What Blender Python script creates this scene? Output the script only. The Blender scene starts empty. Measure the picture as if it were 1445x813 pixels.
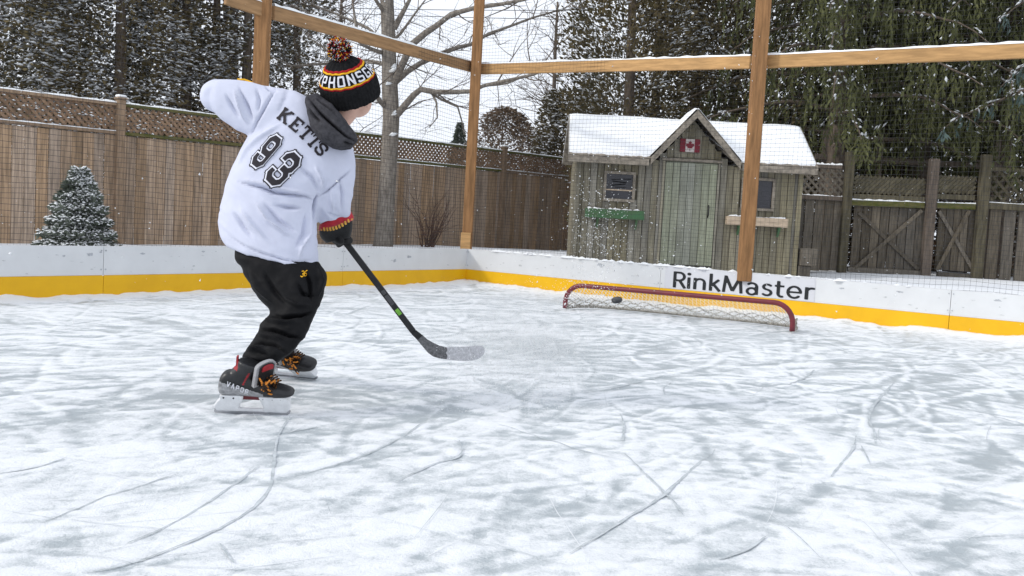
import bpy, bmesh, math, random
import numpy as np
from mathutils import Vector, Matrix
from mathutils.bvhtree import BVHTree

random.seed(11)
rng = np.random.default_rng(11)
SC = bpy.context.scene
COL = SC.collection

# ------------------------------------------------------------------ camera
F, CX, CY, CAMZ = 1290.0, 722.5, 406.5, 0.75
PITCH, ROLL = math.atan(81 / F), 0.055
ROT = (Matrix.Rotation(math.pi / 2 - PITCH, 4, 'X') @ Matrix.Rotation(ROLL, 4, 'Z'))
CAMP = Vector((0, 0, CAMZ))
cam = bpy.data.cameras.new('camera')
cam.sensor_width = 36.0
cam.lens = F / 1445 * 36.0
cam.clip_start, cam.clip_end = 0.05, 500
camo = bpy.data.objects.new('camera', cam)
camo.matrix_world = Matrix.Translation(CAMP) @ ROT
COL.objects.link(camo)
SC.camera = camo

# ------------------------------------------------------------------ light
SUN_TO = Vector((-0.958, -0.287, 0.62)).normalized()      # towards the sun
elev = math.asin(SUN_TO.z)
world = bpy.data.worlds.new('World')
SC.world = world
world.use_nodes = True
wt = world.node_tree
wt.nodes.clear()
wo = wt.nodes.new('ShaderNodeOutputWorld')
wb = wt.nodes.new('ShaderNodeBackground')
sk = wt.nodes.new('ShaderNodeTexSky')
sk.sky_type = 'NISHITA'
sk.sun_disc = False
sk.sun_elevation = elev
sk.sun_rotation = math.atan2(SUN_TO.x, SUN_TO.y)
sk.air_density, sk.dust_density, sk.ozone_density = 1.0, 4.0, 1.0
hs = wt.nodes.new('ShaderNodeHueSaturation')              # thin overcast veil: the blue is washed out
hs.inputs['Saturation'].default_value = 0.22
mx = wt.nodes.new('ShaderNodeMix')
mx.data_type = 'RGBA'
mx.inputs['Factor'].default_value = 0.82
mx.inputs['B'].default_value = (9.0, 9.5, 10.4, 1)        # even cloud cover
wt.links.new(sk.outputs['Color'], hs.inputs['Color'])
wt.links.new(hs.outputs['Color'], mx.inputs['A'])
wt.links.new(mx.outputs['Result'], wb.inputs['Color'])
wb.inputs['Strength'].default_value = 0.115
wt.links.new(wb.outputs['Background'], wo.inputs['Surface'])
sun = bpy.data.lights.new('sun', 'SUN')
sun.energy, sun.angle, sun.color = 1.4, math.radians(7), (1.0, 0.95, 0.87)
suno = bpy.data.objects.new('sun', sun)
suno.rotation_euler = (-SUN_TO).to_track_quat('-Z', 'Y').to_euler()
COL.objects.link(suno)
SC.view_settings.view_transform = 'Standard'
SC.view_settings.look = 'None'
SC.view_settings.exposure = 0.15
SC.view_settings.gamma = 1.0
SC.view_settings.use_curve_mapping = False
SC.cycles.max_bounces = 6
SC.cycles.transparent_max_bounces = 8


# ------------------------------------------------------------------ measuring the photograph
def ray(px, py):
    return (ROT.to_3x3() @ Vector(((px - CX) / F, -(py - CY) / F, -1.0)))


def at(px, py, d):
    return CAMP + ray(px, py) * d


def on_z(px, py, z=0.0):
    v = ray(px, py)
    return CAMP + v * ((z - CAMZ) / v.z)


def on_plane(px, py, p0, n):
    v = ray(px, py)
    return CAMP + v * ((p0 - CAMP).dot(n) / v.dot(n))


def project(p):
    q = ROT.to_3x3().transposed() @ (Vector(p) - CAMP)
    return CX + F * q.x / -q.z, CY - F * q.y / -q.z


# ------------------------------------------------------------------ objects
def tag(o, label=None, cat=None, group=None, kind=None):
    if label: o['label'] = label
    if cat: o['category'] = cat
    if group: o['group'] = group
    if kind: o['kind'] = kind
    return o


def thing(name, label, cat, loc=(0, 0, 0), group=None):
    o = bpy.data.objects.new(name, None)
    o.empty_display_size = 0.1
    o.location = loc
    COL.objects.link(o)
    return tag(o, label, cat, group)


def origin(o):
    v = Vector((0, 0, 0))
    while o is not None:
        v = v + Vector(o.location)
        o = o.parent
    return v


def link(name, me, parent=None, mats=None, smooth=False):
    """mesh given in world coordinates"""
    if mats is not None and not me.materials:
        for m in (mats if isinstance(mats, (list, tuple)) else [mats]):
            me.materials.append(m)
    if smooth:
        me.polygons.foreach_set('use_smooth', [True] * len(me.polygons))
    o = bpy.data.objects.new(name, me)
    COL.objects.link(o)
    if parent is not None:
        org = origin(parent)
        if org.length > 0:
            me.transform(Matrix.Translation(-org))
        o.parent = parent
    return o


def inst(name, me, parent, mat4):
    """another object that shares the mesh, placed by a world matrix under a translated parent"""
    o = bpy.data.objects.new(name, me)
    COL.objects.link(o)
    o.parent = parent
    m = Matrix.Translation(-origin(parent)) @ mat4 if parent is not None else mat4
    o.matrix_local = m
    return o


class MB:
    def __init__(self):
        self.v, self.f, self.m = [], [], []

    def add(self, vs, fs, mi=0):
        b = len(self.v)
        self.v += [tuple(p) for p in vs]
        self.f += [tuple(i + b for i in q) for q in fs]
        self.m += [mi] * len(fs)

    def box(self, c, s, R=None, mi=0, bev=0.0):
        """bevelled box, c centre, s full size, R optional 3x3"""
        c = Vector(c)
        hx, hy, hz = s[0] / 2, s[1] / 2, s[2] / 2
        if bev <= 0:
            vs = [Vector((x * hx, y * hy, z * hz)) for x in (-1, 1) for y in (-1, 1) for z in (-1, 1)]
            fs = [(0, 1, 3, 2), (4, 6, 7, 5), (0, 4, 5, 1), (2, 3, 7, 6), (0, 2, 6, 4), (1, 5, 7, 3)]
        else:
            b = min(bev, hx * .9, hy * .9, hz * .9)
            vs, idx = [], {}
            for x in (-1, 1):
                for y in (-1, 1):
                    for z in (-1, 1):
                        for k in range(3):
                            p = [x * (hx - b), y * (hy - b), z * (hz - b)]
                            p[k] = (x, y, z)[k] * (hx, hy, hz)[k]
                            idx[(x, y, z, k)] = len(vs)
                            vs.append(Vector(p))
            fs = []
            for k in range(3):
                o1, o2 = [i for i in range(3) if i != k]
                for s_ in (-1, 1):
                    q = []
                    for a_, b_ in ((-1, -1), (1, -1), (1, 1), (-1, 1)):
                        t = [0, 0, 0]; t[k] = s_; t[o1] = a_; t[o2] = b_
                        q.append(idx[(*t, k)])
                    fs.append(tuple(q) if (s_ > 0) == (k != 1) else tuple(q[::-1]))
            for k in range(3):
                o1, o2 = [i for i in range(3) if i != k]
                for a_ in (-1, 1):
                    for b_ in (-1, 1):
                        t0 = [0, 0, 0]; t0[o1] = a_; t0[o2] = b_
                        t1 = list(t0); t0[k] = -1; t1[k] = 1
                        fs.append((idx[(*t0, o1)], idx[(*t1, o1)], idx[(*t1, o2)], idx[(*t0, o2)]))
            for x in (-1, 1):
                for y in (-1, 1):
                    for z in (-1, 1):
                        fs.append(tuple(idx[(x, y, z, k)] for k in range(3)))
        if R is not None:
            vs = [R @ p for p in vs]
        self.add([p + c for p in vs], fs, mi)

    def bar(self, p0, p1, w, h, up=(0, 0, 1), mi=0, bev=0.0):
        """beam from p0 to p1; w across, h along up"""
        p0, p1 = Vector(p0), Vector(p1)
        d = (p1 - p0)
        L = d.length
        d.normalize()
        s = d.cross(Vector(up)).normalized()
        u = s.cross(d).normalized()
        R = Matrix((d, s, u)).transposed()
        self.box((p0 + p1) / 2, (L, w, h), R, mi, bev)

    def tube(self, pts, radii, n=8, cap=True, mi=0, flat=1.0):
        pts = [Vector(p) for p in pts]
        if not isinstance(radii, (list, tuple)):
            radii = [radii] * len(pts)
        b = len(self.v)
        prev = None
        for i, p in enumerate(pts):
            d = (pts[min(i + 1, len(pts) - 1)] - pts[max(i - 1, 0)])
            if d.length < 1e-9: d = Vector((0, 0, 1))
            d.normalize()
            if prev is None:
                a = Vector((0, 0, 1)) if abs(d.z) < .9 else Vector((1, 0, 0))
                s = d.cross(a).normalized()
            else:
                s = (prev - d * prev.dot(d))
                s = s.normalized() if s.length > 1e-6 else d.orthogonal().normalized()
            prev = s
            u = d.cross(s)
            for k in range(n):
                t = 2 * math.pi * k / n
                self.v.append(tuple(p + (s * math.cos(t) + u * math.sin(t) * flat) * radii[i]))
        for i in range(len(pts) - 1):
            for k in range(n):
                self.f.append((b + i * n + k, b + i * n + (k + 1) % n, b + (i + 1) * n + (k + 1) % n, b + (i + 1) * n + k))
                self.m.append(mi)
        if cap:
            self.f.append(tuple(b + k for k in range(n))[::-1]); self.m.append(mi)
            e = b + (len(pts) - 1) * n
            self.f.append(tuple(e + k for k in range(n))); self.m.append(mi)

    def prism(self, poly, d, mi=0):
        """closed polygon (list of Vectors) extruded by vector d"""
        n = len(poly)
        vs = [Vector(p) for p in poly] + [Vector(p) + Vector(d) for p in poly]
        fs = [tuple(range(n))[::-1], tuple(range(n, 2 * n))]
        fs += [(i, (i + 1) % n, n + (i + 1) % n, n + i) for i in range(n)]
        self.add(vs, fs, mi)

    def mesh(self, name):
        me = bpy.data.meshes.new(name)
        me.from_pydata(self.v, [], self.f)
        if any(self.m):
            me.polygons.foreach_set('material_index', self.m)
        me.update()
        return me

    def build(self, name, mats, parent=None, smooth=False, fix=True):
        me = self.mesh(name)
        if fix:
            bm = bmesh.new(); bm.from_mesh(me)
            bmesh.ops.recalc_face_normals(bm, faces=bm.faces)
            bm.to_mesh(me); bm.free()
        return link(name, me, parent, mats, smooth)


def np_mesh(name, V, Q, mi=None):
    """V (n,3) array, Q (m,k) array of equal-sized faces"""
    V = np.asarray(V, np.float32); Q = np.asarray(Q, np.int32)
    me = bpy.data.meshes.new(name)
    me.vertices.add(len(V)); me.vertices.foreach_set('co', V.ravel())
    k = Q.shape[1]
    me.loops.add(Q.size); me.loops.foreach_set('vertex_index', Q.ravel())
    me.polygons.add(len(Q))
    me.polygons.foreach_set('loop_start', np.arange(len(Q), dtype=np.int32) * k)
    me.polygons.foreach_set('loop_total', np.full(len(Q), k, np.int32))
    if mi is not None:
        me.polygons.foreach_set('material_index', np.asarray(mi, np.int32))
    me.update(calc_edges=True)
    me.validate()
    return me


# ------------------------------------------------------------------ materials
def lin(r, g, b):
    f = lambda c: ((c / 255 + .055) / 1.055) ** 2.4 if c > 10 else c / 255 / 12.92
    return (f(r), f(g), f(b))


def mat(name, col, rough=.6, var=.2, scale=6.0, stretch=(1, 1, 1), rand=0.0, huer=0.0, bump=0.0, bscale=40.0,
        col2=None, spec=.3, ramp=(.35, .65), bdist=.004, metal=0.0, gen=False, detail=5.0):
    m = bpy.data.materials.new(name)
    m.use_nodes = True
    nt = m.node_tree
    N, L = nt.nodes, nt.links
    bs = N['Principled BSDF']
    bs.inputs['Roughness'].default_value = rough
    bs.inputs['Metallic'].default_value = metal
    bs.inputs['Specular IOR Level'].default_value = spec
    tc = N.new('ShaderNodeTexCoord')
    oi = N.new('ShaderNodeObjectInfo')
    mp = N.new('ShaderNodeMapping')
    mp.inputs['Scale'].default_value = stretch
    ad = N.new('ShaderNodeVectorMath'); ad.operation = 'MULTIPLY_ADD'
    L.new(oi.outputs['Random'], ad.inputs[0])
    ad.inputs[1].default_value = (37.0, 53.0, 71.0) if rand else (0, 0, 0)
    L.new(tc.outputs['Object'], ad.inputs[2])
    L.new(ad.outputs[0], mp.inputs['Vector'])
    nz = N.new('ShaderNodeTexNoise')
    nz.inputs['Scale'].default_value = scale
    nz.inputs['Detail'].default_value = detail
    nz.inputs['Roughness'].default_value = .62
    L.new(mp.outputs['Vector'], nz.inputs['Vector'])
    cr = N.new('ShaderNodeValToRGB')
    cr.color_ramp.elements[0].position, cr.color_ramp.elements[1].position = ramp
    c = Vector(col)
    c0 = col2 if col2 is not None else c * (1 - var)
    c1 = c if col2 is not None else c * (1 + var)
    cr.color_ramp.elements[0].color = (*c0, 1)
    cr.color_ramp.elements[1].color = (*[min(x, .95) for x in c1], 1)
    L.new(nz.outputs['Fac'], cr.inputs['Fac'])
    out = cr.outputs['Color']
    if rand:
        hv = N.new('ShaderNodeHueSaturation')
        mr = N.new('ShaderNodeMapRange')
        mr.inputs['To Min'].default_value, mr.inputs['To Max'].default_value = 1 - rand, 1 + rand
        L.new(oi.outputs['Random'], mr.inputs['Value'])
        L.new(mr.outputs['Result'], hv.inputs['Value'])
        if huer:
            wn = N.new('ShaderNodeTexWhiteNoise'); wn.noise_dimensions = '1D'
            L.new(oi.outputs['Random'], wn.inputs['W'])
            mr2 = N.new('ShaderNodeMapRange')
            mr2.inputs['To Min'].default_value, mr2.inputs['To Max'].default_value = 1 - huer, 1 + huer
            L.new(wn.outputs['Value'], mr2.inputs['Value'])
            L.new(mr2.outputs['Result'], hv.inputs['Saturation'])
        L.new(out, hv.inputs['Color'])
        out = hv.outputs['Color']
    L.new(out, bs.inputs['Base Color'])
    if bump:
        nb = N.new('ShaderNodeTexNoise')
        nb.inputs['Scale'].default_value = bscale
        nb.inputs['Detail'].default_value = 4
        L.new(mp.outputs['Vector'], nb.inputs['Vector'])
        bp = N.new('ShaderNodeBump')
        bp.inputs['Strength'].default_value = bump
        bp.inputs['Distance'].default_value = bdist
        L.new(nb.outputs['Fac'], bp.inputs['Height'])
        L.new(bp.outputs['Normal'], bs.inputs['Normal'])
    return m


M = {}
M['snow'] = mat('snow', (.86, .88, .91), .75, .04, 9, bump=.6, bscale=30, bdist=.01, spec=.2)
M['snow_fluff'] = mat('snow_fluff', (.88, .90, .93), .8, .06, 12, spec=.1)
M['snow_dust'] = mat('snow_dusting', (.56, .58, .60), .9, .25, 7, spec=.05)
M['fence_wood'] = mat('fence_wood', (.33, .242, .170), .85, .35, 5, (9, 9, .7), rand=.18, huer=.2, bump=.5, bscale=14, spec=.1)
M['fence_post_wood'] = mat('fence_post_wood', (.26, .185, .125), .85, .25, 5, (8, 8, .8), rand=.12, bump=.4, bscale=14, spec=.1)
M['lattice_wood'] = mat('lattice_wood', (.24, .16, .105), .85, .3, 8, rand=.1, spec=.1)
M['mossy_wood'] = mat('mossy_wood', (.15, .13, .06), .9, .4, 4, (2, 2, 6), col2=(.075, .085, .022), spec=.1)
M['old_wood'] = mat('old_wood', (.125, .108, .085), .9, .35, 5, (9, 9, .8), rand=.3, huer=.2, bump=.5, bscale=14, spec=.1)
M['old_post'] = mat('old_post', (.105, .092, .062), .9, .35, 4, (7, 7, .9), rand=.15, bump=.4, bscale=14, spec=.1)
M['red_brown_wood'] = mat('red_brown_wood', (.13, .105, .085), .9, .3, 5, (8, 8, .8), rand=.1, spec=.1)
M['shed_wood'] = mat('shed_wood', (.275, .255, .195), .9, .4, 4, (11, 11, .75), rand=.20, huer=.4, bump=.6, bscale=16, spec=.1, col2=(.155, .14, .105))
M['shed_trim'] = mat('shed_trim', (.255, .225, .185), .9, .35, 5, (3, 3, 3), rand=.12, spec=.1, bump=.4, bscale=20)
M['green_paint'] = mat('green_paint', (.055, .145, .065), .75, .3, 9, rand=.05, col2=(.075, .12, .06), spec=.3)
M['bare_board'] = mat('bare_board', (.48, .38, .28), .85, .2, 6, (1.2, 8, 8), spec=.1, bump=.4)
M['lumber_shaded'] = mat('lumber_shaded', (.30, .18, .09), .75, .22, 3.5, (1, 9, 9), rand=.12, bump=.3, bscale=12, spec=.2)  # same lumber for the left beams, their shade put into the colour
M['lumber'] = mat('lumber', (.46, .272, .118), .75, .22, 3.5, (1, 9, 9), rand=.12, bump=.3, bscale=12, spec=.2)
M['lumber_post'] = mat('lumber_post', (.27, .142, .062), .75, .3, 3.5, (9, 9, .8), rand=.12, bump=.35, bscale=12, spec=.2)
M['board_white'] = mat('board_white', (.64, .655, .67), .38, .04, 3, spec=.4)
M['board_yellow'] = mat('board_yellow', (.79, .45, .010), .4, .06, 3, spec=.25, col2=(.71, .39, .010))
M['sticker'] = mat('sticker', (.58, .59, .63), .4, .02, 3, spec=.4)
M['black_print'] = mat('black_print', (.012, .014, .017), .5, .1, 20)
M['scuff'] = mat('scuff', (.40, .42, .45), .7, .2, 30)
M['goal_red'] = mat('goal_red', (.145, .013, .022), .38, .15, 9, spec=.5, bump=.1)
M['goal_cord'] = mat('goal_cord', (.78, .77, .74), .9, .2, 60)
M['goal_skirt'] = mat('goal_skirt', (.34, .32, .28), .95, .4, 40, bump=.6, bscale=60)
M['net_thread'] = mat('net_thread', (.04, .04, .045), .8, .1, 30)
M['bark'] = mat('bark', (.29, .26, .225), .95, .4, 5, (6, 6, 1.2), bump=.8, bscale=14, spec=.1, bdist=.02, col2=(.14, .122, .104))
M['dark_bark'] = mat('dark_bark', (.115, .092, .072), .95, .4, 5, (6, 6, 1.2), rand=.2, bump=.8, bscale=14, spec=.1)
M['cedar_leaf'] = mat('cedar_leaf', (.175, .138, .074), .85, .5, 1.3, rand=.15, spec=.05, col2=(.078, .068, .036))
M['cedar_leaf_b'] = mat('cedar_leaf_b', (.150, .138, .092), .85, .5, 1.1, rand=.15, spec=.05, col2=(.070, .068, .046))
M['spruce_leaf'] = mat('spruce_leaf', (.130, .135, .060), .85, .5, 1.5, rand=.12, spec=.05, col2=(.052, .058, .028))
M['blue_spruce_leaf'] = mat('blue_spruce_leaf', (.10, .14, .13), .8, .4, 2.5, spec=.1, col2=(.05, .075, .07))
M['small_spruce_leaf'] = mat('small_spruce_leaf', (.16, .18, .145), .85, .4, 5, spec=.05, col2=(.07, .085, .065))
M['brown_leaf'] = mat('brown_leaf', (.30, .225, .16), .9, .4, 1.4, spec=.05, col2=(.15, .112, .08))
M['rust_leaf'] = mat('rust_leaf', (.20, .115, .065), .9, .5, 1.6, spec=.05, col2=(.075, .058, .038))
M['twig'] = mat('twig', (.13, .105, .085), .95, .3, 9, spec=.1)
M['wire'] = mat('wire', (.06, .06, .065), .6, .1, 5)
M['dark_void'] = mat('dark_void', (.012, .012, .014), .4, .1, 5, spec=.5)
M['window_glass'] = mat('window_glass', (.018, .018, .024), .12, .3, 5, spec=.6)
M['door_wood'] = mat('door_wood', (.30, .315, .25), .9, .3, 4, (11, 11, .75), rand=.12, huer=.3, bump=.5, bscale=16, spec=.1, col2=(.19, .195, .155))
M['faint_scuff'] = mat('faint_scuff', (.53, .545, .56), .7, .2, 30)
M['iron'] = mat('iron', (.03, .03, .03), .5, .2, 20, metal=.5)
M['flag_red'] = mat('flag_red', (.16, .014, .026), .6, .1, 10)
M['flag_white'] = mat('flag_white', (.48, .43, .41), .6, .1, 10)
# ------------------------------------------------------------------ noise on arrays
def _h(ix, iy, seed):
    h = (ix.astype(np.int64) * 374761393 + iy.astype(np.int64) * 668265263 + seed * 974634777) & 0xffffffff
    h = ((h ^ (h >> 13)) * 1274126177) & 0xffffffff
    return ((h ^ (h >> 16)) & 0xffff) / 65535.0


def vn(x, y, seed=0):
    ix, iy = np.floor(x), np.floor(y)
    fx, fy = x - ix, y - iy
    fx, fy = fx * fx * (3 - 2 * fx), fy * fy * (3 - 2 * fy)
    a, b = _h(ix, iy, seed), _h(ix + 1, iy, seed)
    c, d = _h(ix, iy + 1, seed), _h(ix + 1, iy + 1, seed)
    return (a * (1 - fx) + b * fx) * (1 - fy) + (c * (1 - fx) + d * fx) * fy


def fbm(x, y, seed=0, o=4, g=.5):
    s, a, t = 0, 1.0, 0
    for k in range(o):
        s = s + a * vn(x * 2 ** k + 13.7 * k, y * 2 ** k + 7.3 * k, seed + k)
        t += a
        a *= g
    return s / t


def sstep(a, b, x):
    t = np.clip((x - a) / (b - a), 0, 1)
    return t * t * (3 - 2 * t)


# ------------------------------------------------------------------ the rink's frame
PA = on_z(0, 425); PC = on_z(657, 402); PB = on_z(1445, 482.5)
DL = (PA - PC).normalized()            # along the left boards, from the corner towards the camera
DR = (PB - PC).normalized()            # along the right boards
LL, LR = (PA - PC).length, (PB - PC).length
NL = Vector((-DL.y, DL.x, 0))          # inward normals
if NL.dot(CAMP - PC) < 0: NL = -NL
NR = Vector((-DR.y, DR.x, 0))
if NR.dot(CAMP - PC) < 0: NR = -NR
EXT = 1.35


def board_z(side, t, which):
    """t 0 at the corner, 1 at the picture's edge"""
    top = (.476, .424 if side == 'L' else .413)
    mid = (.208, .185 if side == 'L' else .173)
    a, b = top if which == 'top' else mid
    return a + (b - a) * min(t, 1.0)


def ground_z(x, y):
    x = np.asarray(x, float); y = np.asarray(y, float)
    z = .275 + .125 * sstep(-6.0, -1.5, x) - .09 * np.exp(-((x - 3.9) / 1.1) ** 2) * sstep(11, 12.5, y) * 0.8
    z = z + .05 * (fbm(x * .6, y * .6, 5, 3) - .5) + .03 * (fbm(x * 3, y * 3, 8, 3) - .5)
    return z


def gz(x, y):
    return float(ground_z(np.array([x]), np.array([y]))[0])


# ground sheet in the skew frame of the two board walls: low under the ice, snow outside
g_axis = np.concatenate([-np.geomspace(120, .6, 34), [-.45, -.3, -.2, -.1, -.055, -.02], np.linspace(.3, 14, 30), [14.05, 15, 18, 24, 40, 90]])
ax = np.concatenate([g_axis]); A_, B_ = np.meshgrid(ax, ax, indexing='ij')
gx = PC.x + DL.x * A_ + DR.x * B_
gy = PC.y + DL.y * A_ + DR.y * B_
inside = (A_ > -.03) & (B_ > -.03) & (A_ < 14.02) & (B_ < 14.02)
gzv = np.where(inside, -.2, ground_z(gx, gy))
n = len(ax)
I = np.arange(n * n).reshape(n, n)
Q = np.stack([I[:-1, :-1], I[1:, :-1], I[1:, 1:], I[:-1, 1:]], -1).reshape(-1, 4)
me = np_mesh('snowy_ground', np.stack([gx, gy, gzv], -1).reshape(-1, 3), Q)
bm = bmesh.new(); bm.from_mesh(me); bmesh.ops.recalc_face_normals(bm, faces=bm.faces)
if sum(f.normal.z for f in bm.faces) < 0: bmesh.ops.reverse_faces(bm, faces=bm.faces)
bm.to_mesh(me); bm.free()
tag(link('snowy_ground', me, None, M['snow'], True), 'snow covered yard around the rink', None, None, 'structure')


# ------------------------------------------------------------------ the ice
def px_line(pts, z=0.0, step=.03):
    w = [on_z(x, y, z) for x, y in pts]
    # Catmull-Rom through the points
    out = []
    for i in range(len(w) - 1):
        p0, p1, p2, p3 = w[max(i - 1, 0)], w[i], w[i + 1], w[min(i + 2, len(w) - 1)]
        k = max(2, int((p2 - p1).length / step))
        for j in range(k):
            t = j / k
            out.append(.5 * ((2 * p1) + (p2 - p0) * t + (2 * p0 - 5 * p1 + 4 * p2 - p3) * t * t + (3 * p1 - p0 - 3 * p2 + p3) * t ** 3))
    out.append(w[-1])
    return out


TRACKS = [  # (picture polyline, width in metres)
    ([(409, 590), (392, 618), (386, 659), (379, 694), (344, 729), (279, 764), (199, 794), (115, 812)], .016),
    ([(366, 659), (319, 694), (249, 739), (180, 770)], .011),
    ([(648, 624), (650, 644), (608, 659), (558, 682)], .012),
    ([(598, 598), (560, 622), (498, 650), (413, 674)], .010),
    ([(1009, 636), (978, 662), (937, 701), (901, 724), (855, 752), (803, 786)], .014),
    ([(880, 641), (922, 683), (953, 713), (963, 729)], .010),
    ([(1262, 541), (1236, 569), (1226, 590), (1233, 610), (1236, 628)], .020),
    ([(1208, 616), (1203, 636), (1185, 659), (1172, 675)], .016),
    ([(947, 541), (937, 548), (938, 558)], .016), ([(1149, 523), (1133, 536), (1112, 544)], .018),
    ([(875, 585), (880, 600), (879, 625)], .014), ([(1081, 760), (1050, 780), (1014, 792)], .018),
    ([(1215, 631), (1228, 657)], .012), ([(310, 770), (330, 799)], .010),
    ([(0, 670), (50, 662), (90, 650)], .012), ([(398, 612), (448, 604)], .012),
    ([(700, 600), (760, 618), (830, 640), (890, 655)], .008), ([(760, 560), (850, 552), (940, 530)], .010),
    ([(1300, 560), (1390, 585), (1445, 600)], .012), ([(60, 740), (160, 700), (250, 672)], .010),
]
SMEARS = [  # wide scraped bands: (polyline, half width m, strength)
    ([(0, 602), (100, 590), (224, 567), (330, 555)], .12, .7),
    ([(1445, 620), (1385, 657), (1339, 719), (1298, 790)], .07, .62),
    ([(820, 520), (960, 600), (1010, 640)], .10, .22),
    ([(600, 760), (760, 730), (950, 712), (1080, 750)], .07, .4),
    ([(380, 640), (470, 612), (560, 600), (640, 580)], .11, .6),
    ([(1410, 700), (1370, 760), (1330, 812)], .035, .5), ([(980, 813), (1080, 740), (1180, 690)], .05, .5), ([(560, 813), (640, 770), (760, 700)], .04, .5),
    ([(720, 500), (780, 490), (840, 500)], .30, .5),
    ([(430, 560), (520, 560), (620, 548)], .20, .35),
    ([(850, 640), (920, 630), (1010, 628)], .09, .4),
    ([(100, 700), (220, 690), (330, 680)], .05, .4),
    ([(1170, 600), (1250, 560), (1330, 530)], .10, .4),
]


def seg_dist(x, y, pts):
    d = np.full(x.shape, 1e9)
    for p, q in zip(pts[:-1], pts[1:]):
        vx, vy = q.x - p.x, q.y - p.y
        l2 = vx * vx + vy * vy + 1e-9
        t = np.clip(((x - p.x) * vx + (y - p.y) * vy) / l2, 0, 1)
        d = np.minimum(d, np.hypot(x - p.x - t * vx, y - p.y - t * vy))
    return d


def wall_dist(x, y):
    dl = (x - PC.x) * NL.x + (y - PC.y) * NL.y
    dr = (x - PC.x) * NR.x + (y - PC.y) * NR.y
    return dl, dr


# thousands of old skate marks pressed over one another, laid into a raster of the ice (metres)
RX0, RY0, RCELL, RNX, RNY = -6.0, .9, .010, 1250, 1300


def blur1(a, r):
    k = np.exp(-.5 * (np.arange(-3 * r, 3 * r + 1) / r) ** 2); k /= k.sum()
    n0, n1 = a.shape
    fa = np.fft.rfft(a, n0 + len(k), axis=0) * np.fft.rfft(k, n0 + len(k))[:, None]
    a = np.fft.irfft(fa, n0 + len(k), axis=0)[3 * r:3 * r + n0]
    fa = np.fft.rfft(a, n1 + len(k), axis=1) * np.fft.rfft(k, n1 + len(k))[None]
    return np.fft.irfft(fa, n1 + len(k), axis=1)[:, 3 * r:3 * r + n1]


def mark_raster():
    out = np.zeros((RNX, RNY))
    r2 = np.random.default_rng(77)
    for rad, cnt, amp, Lm in ((1, 4200, .50, 1.3), (2, 2800, .46, 1.6), (4, 1300, .30, 1.6), (8, 300, .22, 1.6)):
        lay = np.zeros((RNX, RNY))
        m = 200
        x0 = RX0 + r2.random(cnt) * RNX * RCELL; y0 = RY0 + r2.random(cnt) ** 1.25 * RNY * RCELL
        ang = np.where(r2.random(cnt) < .62, r2.normal(.55, .45, cnt), r2.random(cnt) * 6.28)
        curv = r2.normal(0, .7, cnt); L = Lm * (.25 + r2.random(cnt))
        t = np.linspace(0, 1, m)[None]
        a = ang[:, None] + curv[:, None] * L[:, None] * t
        st = (L / m)[:, None]
        x = x0[:, None] + np.cumsum(np.cos(a) * st, 1); y = y0[:, None] + np.cumsum(np.sin(a) * st, 1)
        w = np.sin(math.pi * np.clip(t, .02, .98)) ** .6 * L[:, None] / m / RCELL * np.where(r2.random(cnt) < .5, 1, -1)[:, None] * (.5 + r2.random(cnt))[:, None]
        # every cut throws its shavings to one side
        nx_, ny_ = -np.sin(a), np.cos(a)
        o = rad * RCELL * 1.6
        for sg, k in ((0, 1.0), (1, -.8)):
            ix = np.round((x + nx_ * o * sg - RX0) / RCELL).astype(int); iy = np.round((y + ny_ * o * sg - RY0) / RCELL).astype(int)
            ok = (ix >= 0) & (ix < RNX) & (iy >= 0) & (iy < RNY)
            np.add.at(lay, (ix[ok], iy[ok]), (w * k)[ok])
        lay = blur1(lay, rad) * rad * 2.5
        out += amp * np.clip(lay, -1.3, 1.3)
    return out


MARKS = mark_raster()


def marks_at(x, y):
    fx = np.clip((x - RX0) / RCELL, 0, RNX - 2); fy = np.clip((y - RY0) / RCELL, 0, RNY - 2)
    ix, iy = fx.astype(int), fy.astype(int); u, v = fx - ix, fy - iy
    return (MARKS[ix, iy] * (1 - u) + MARKS[ix + 1, iy] * u) * (1 - v) + (MARKS[ix, iy + 1] * (1 - u) + MARKS[ix + 1, iy + 1] * u) * v


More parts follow.
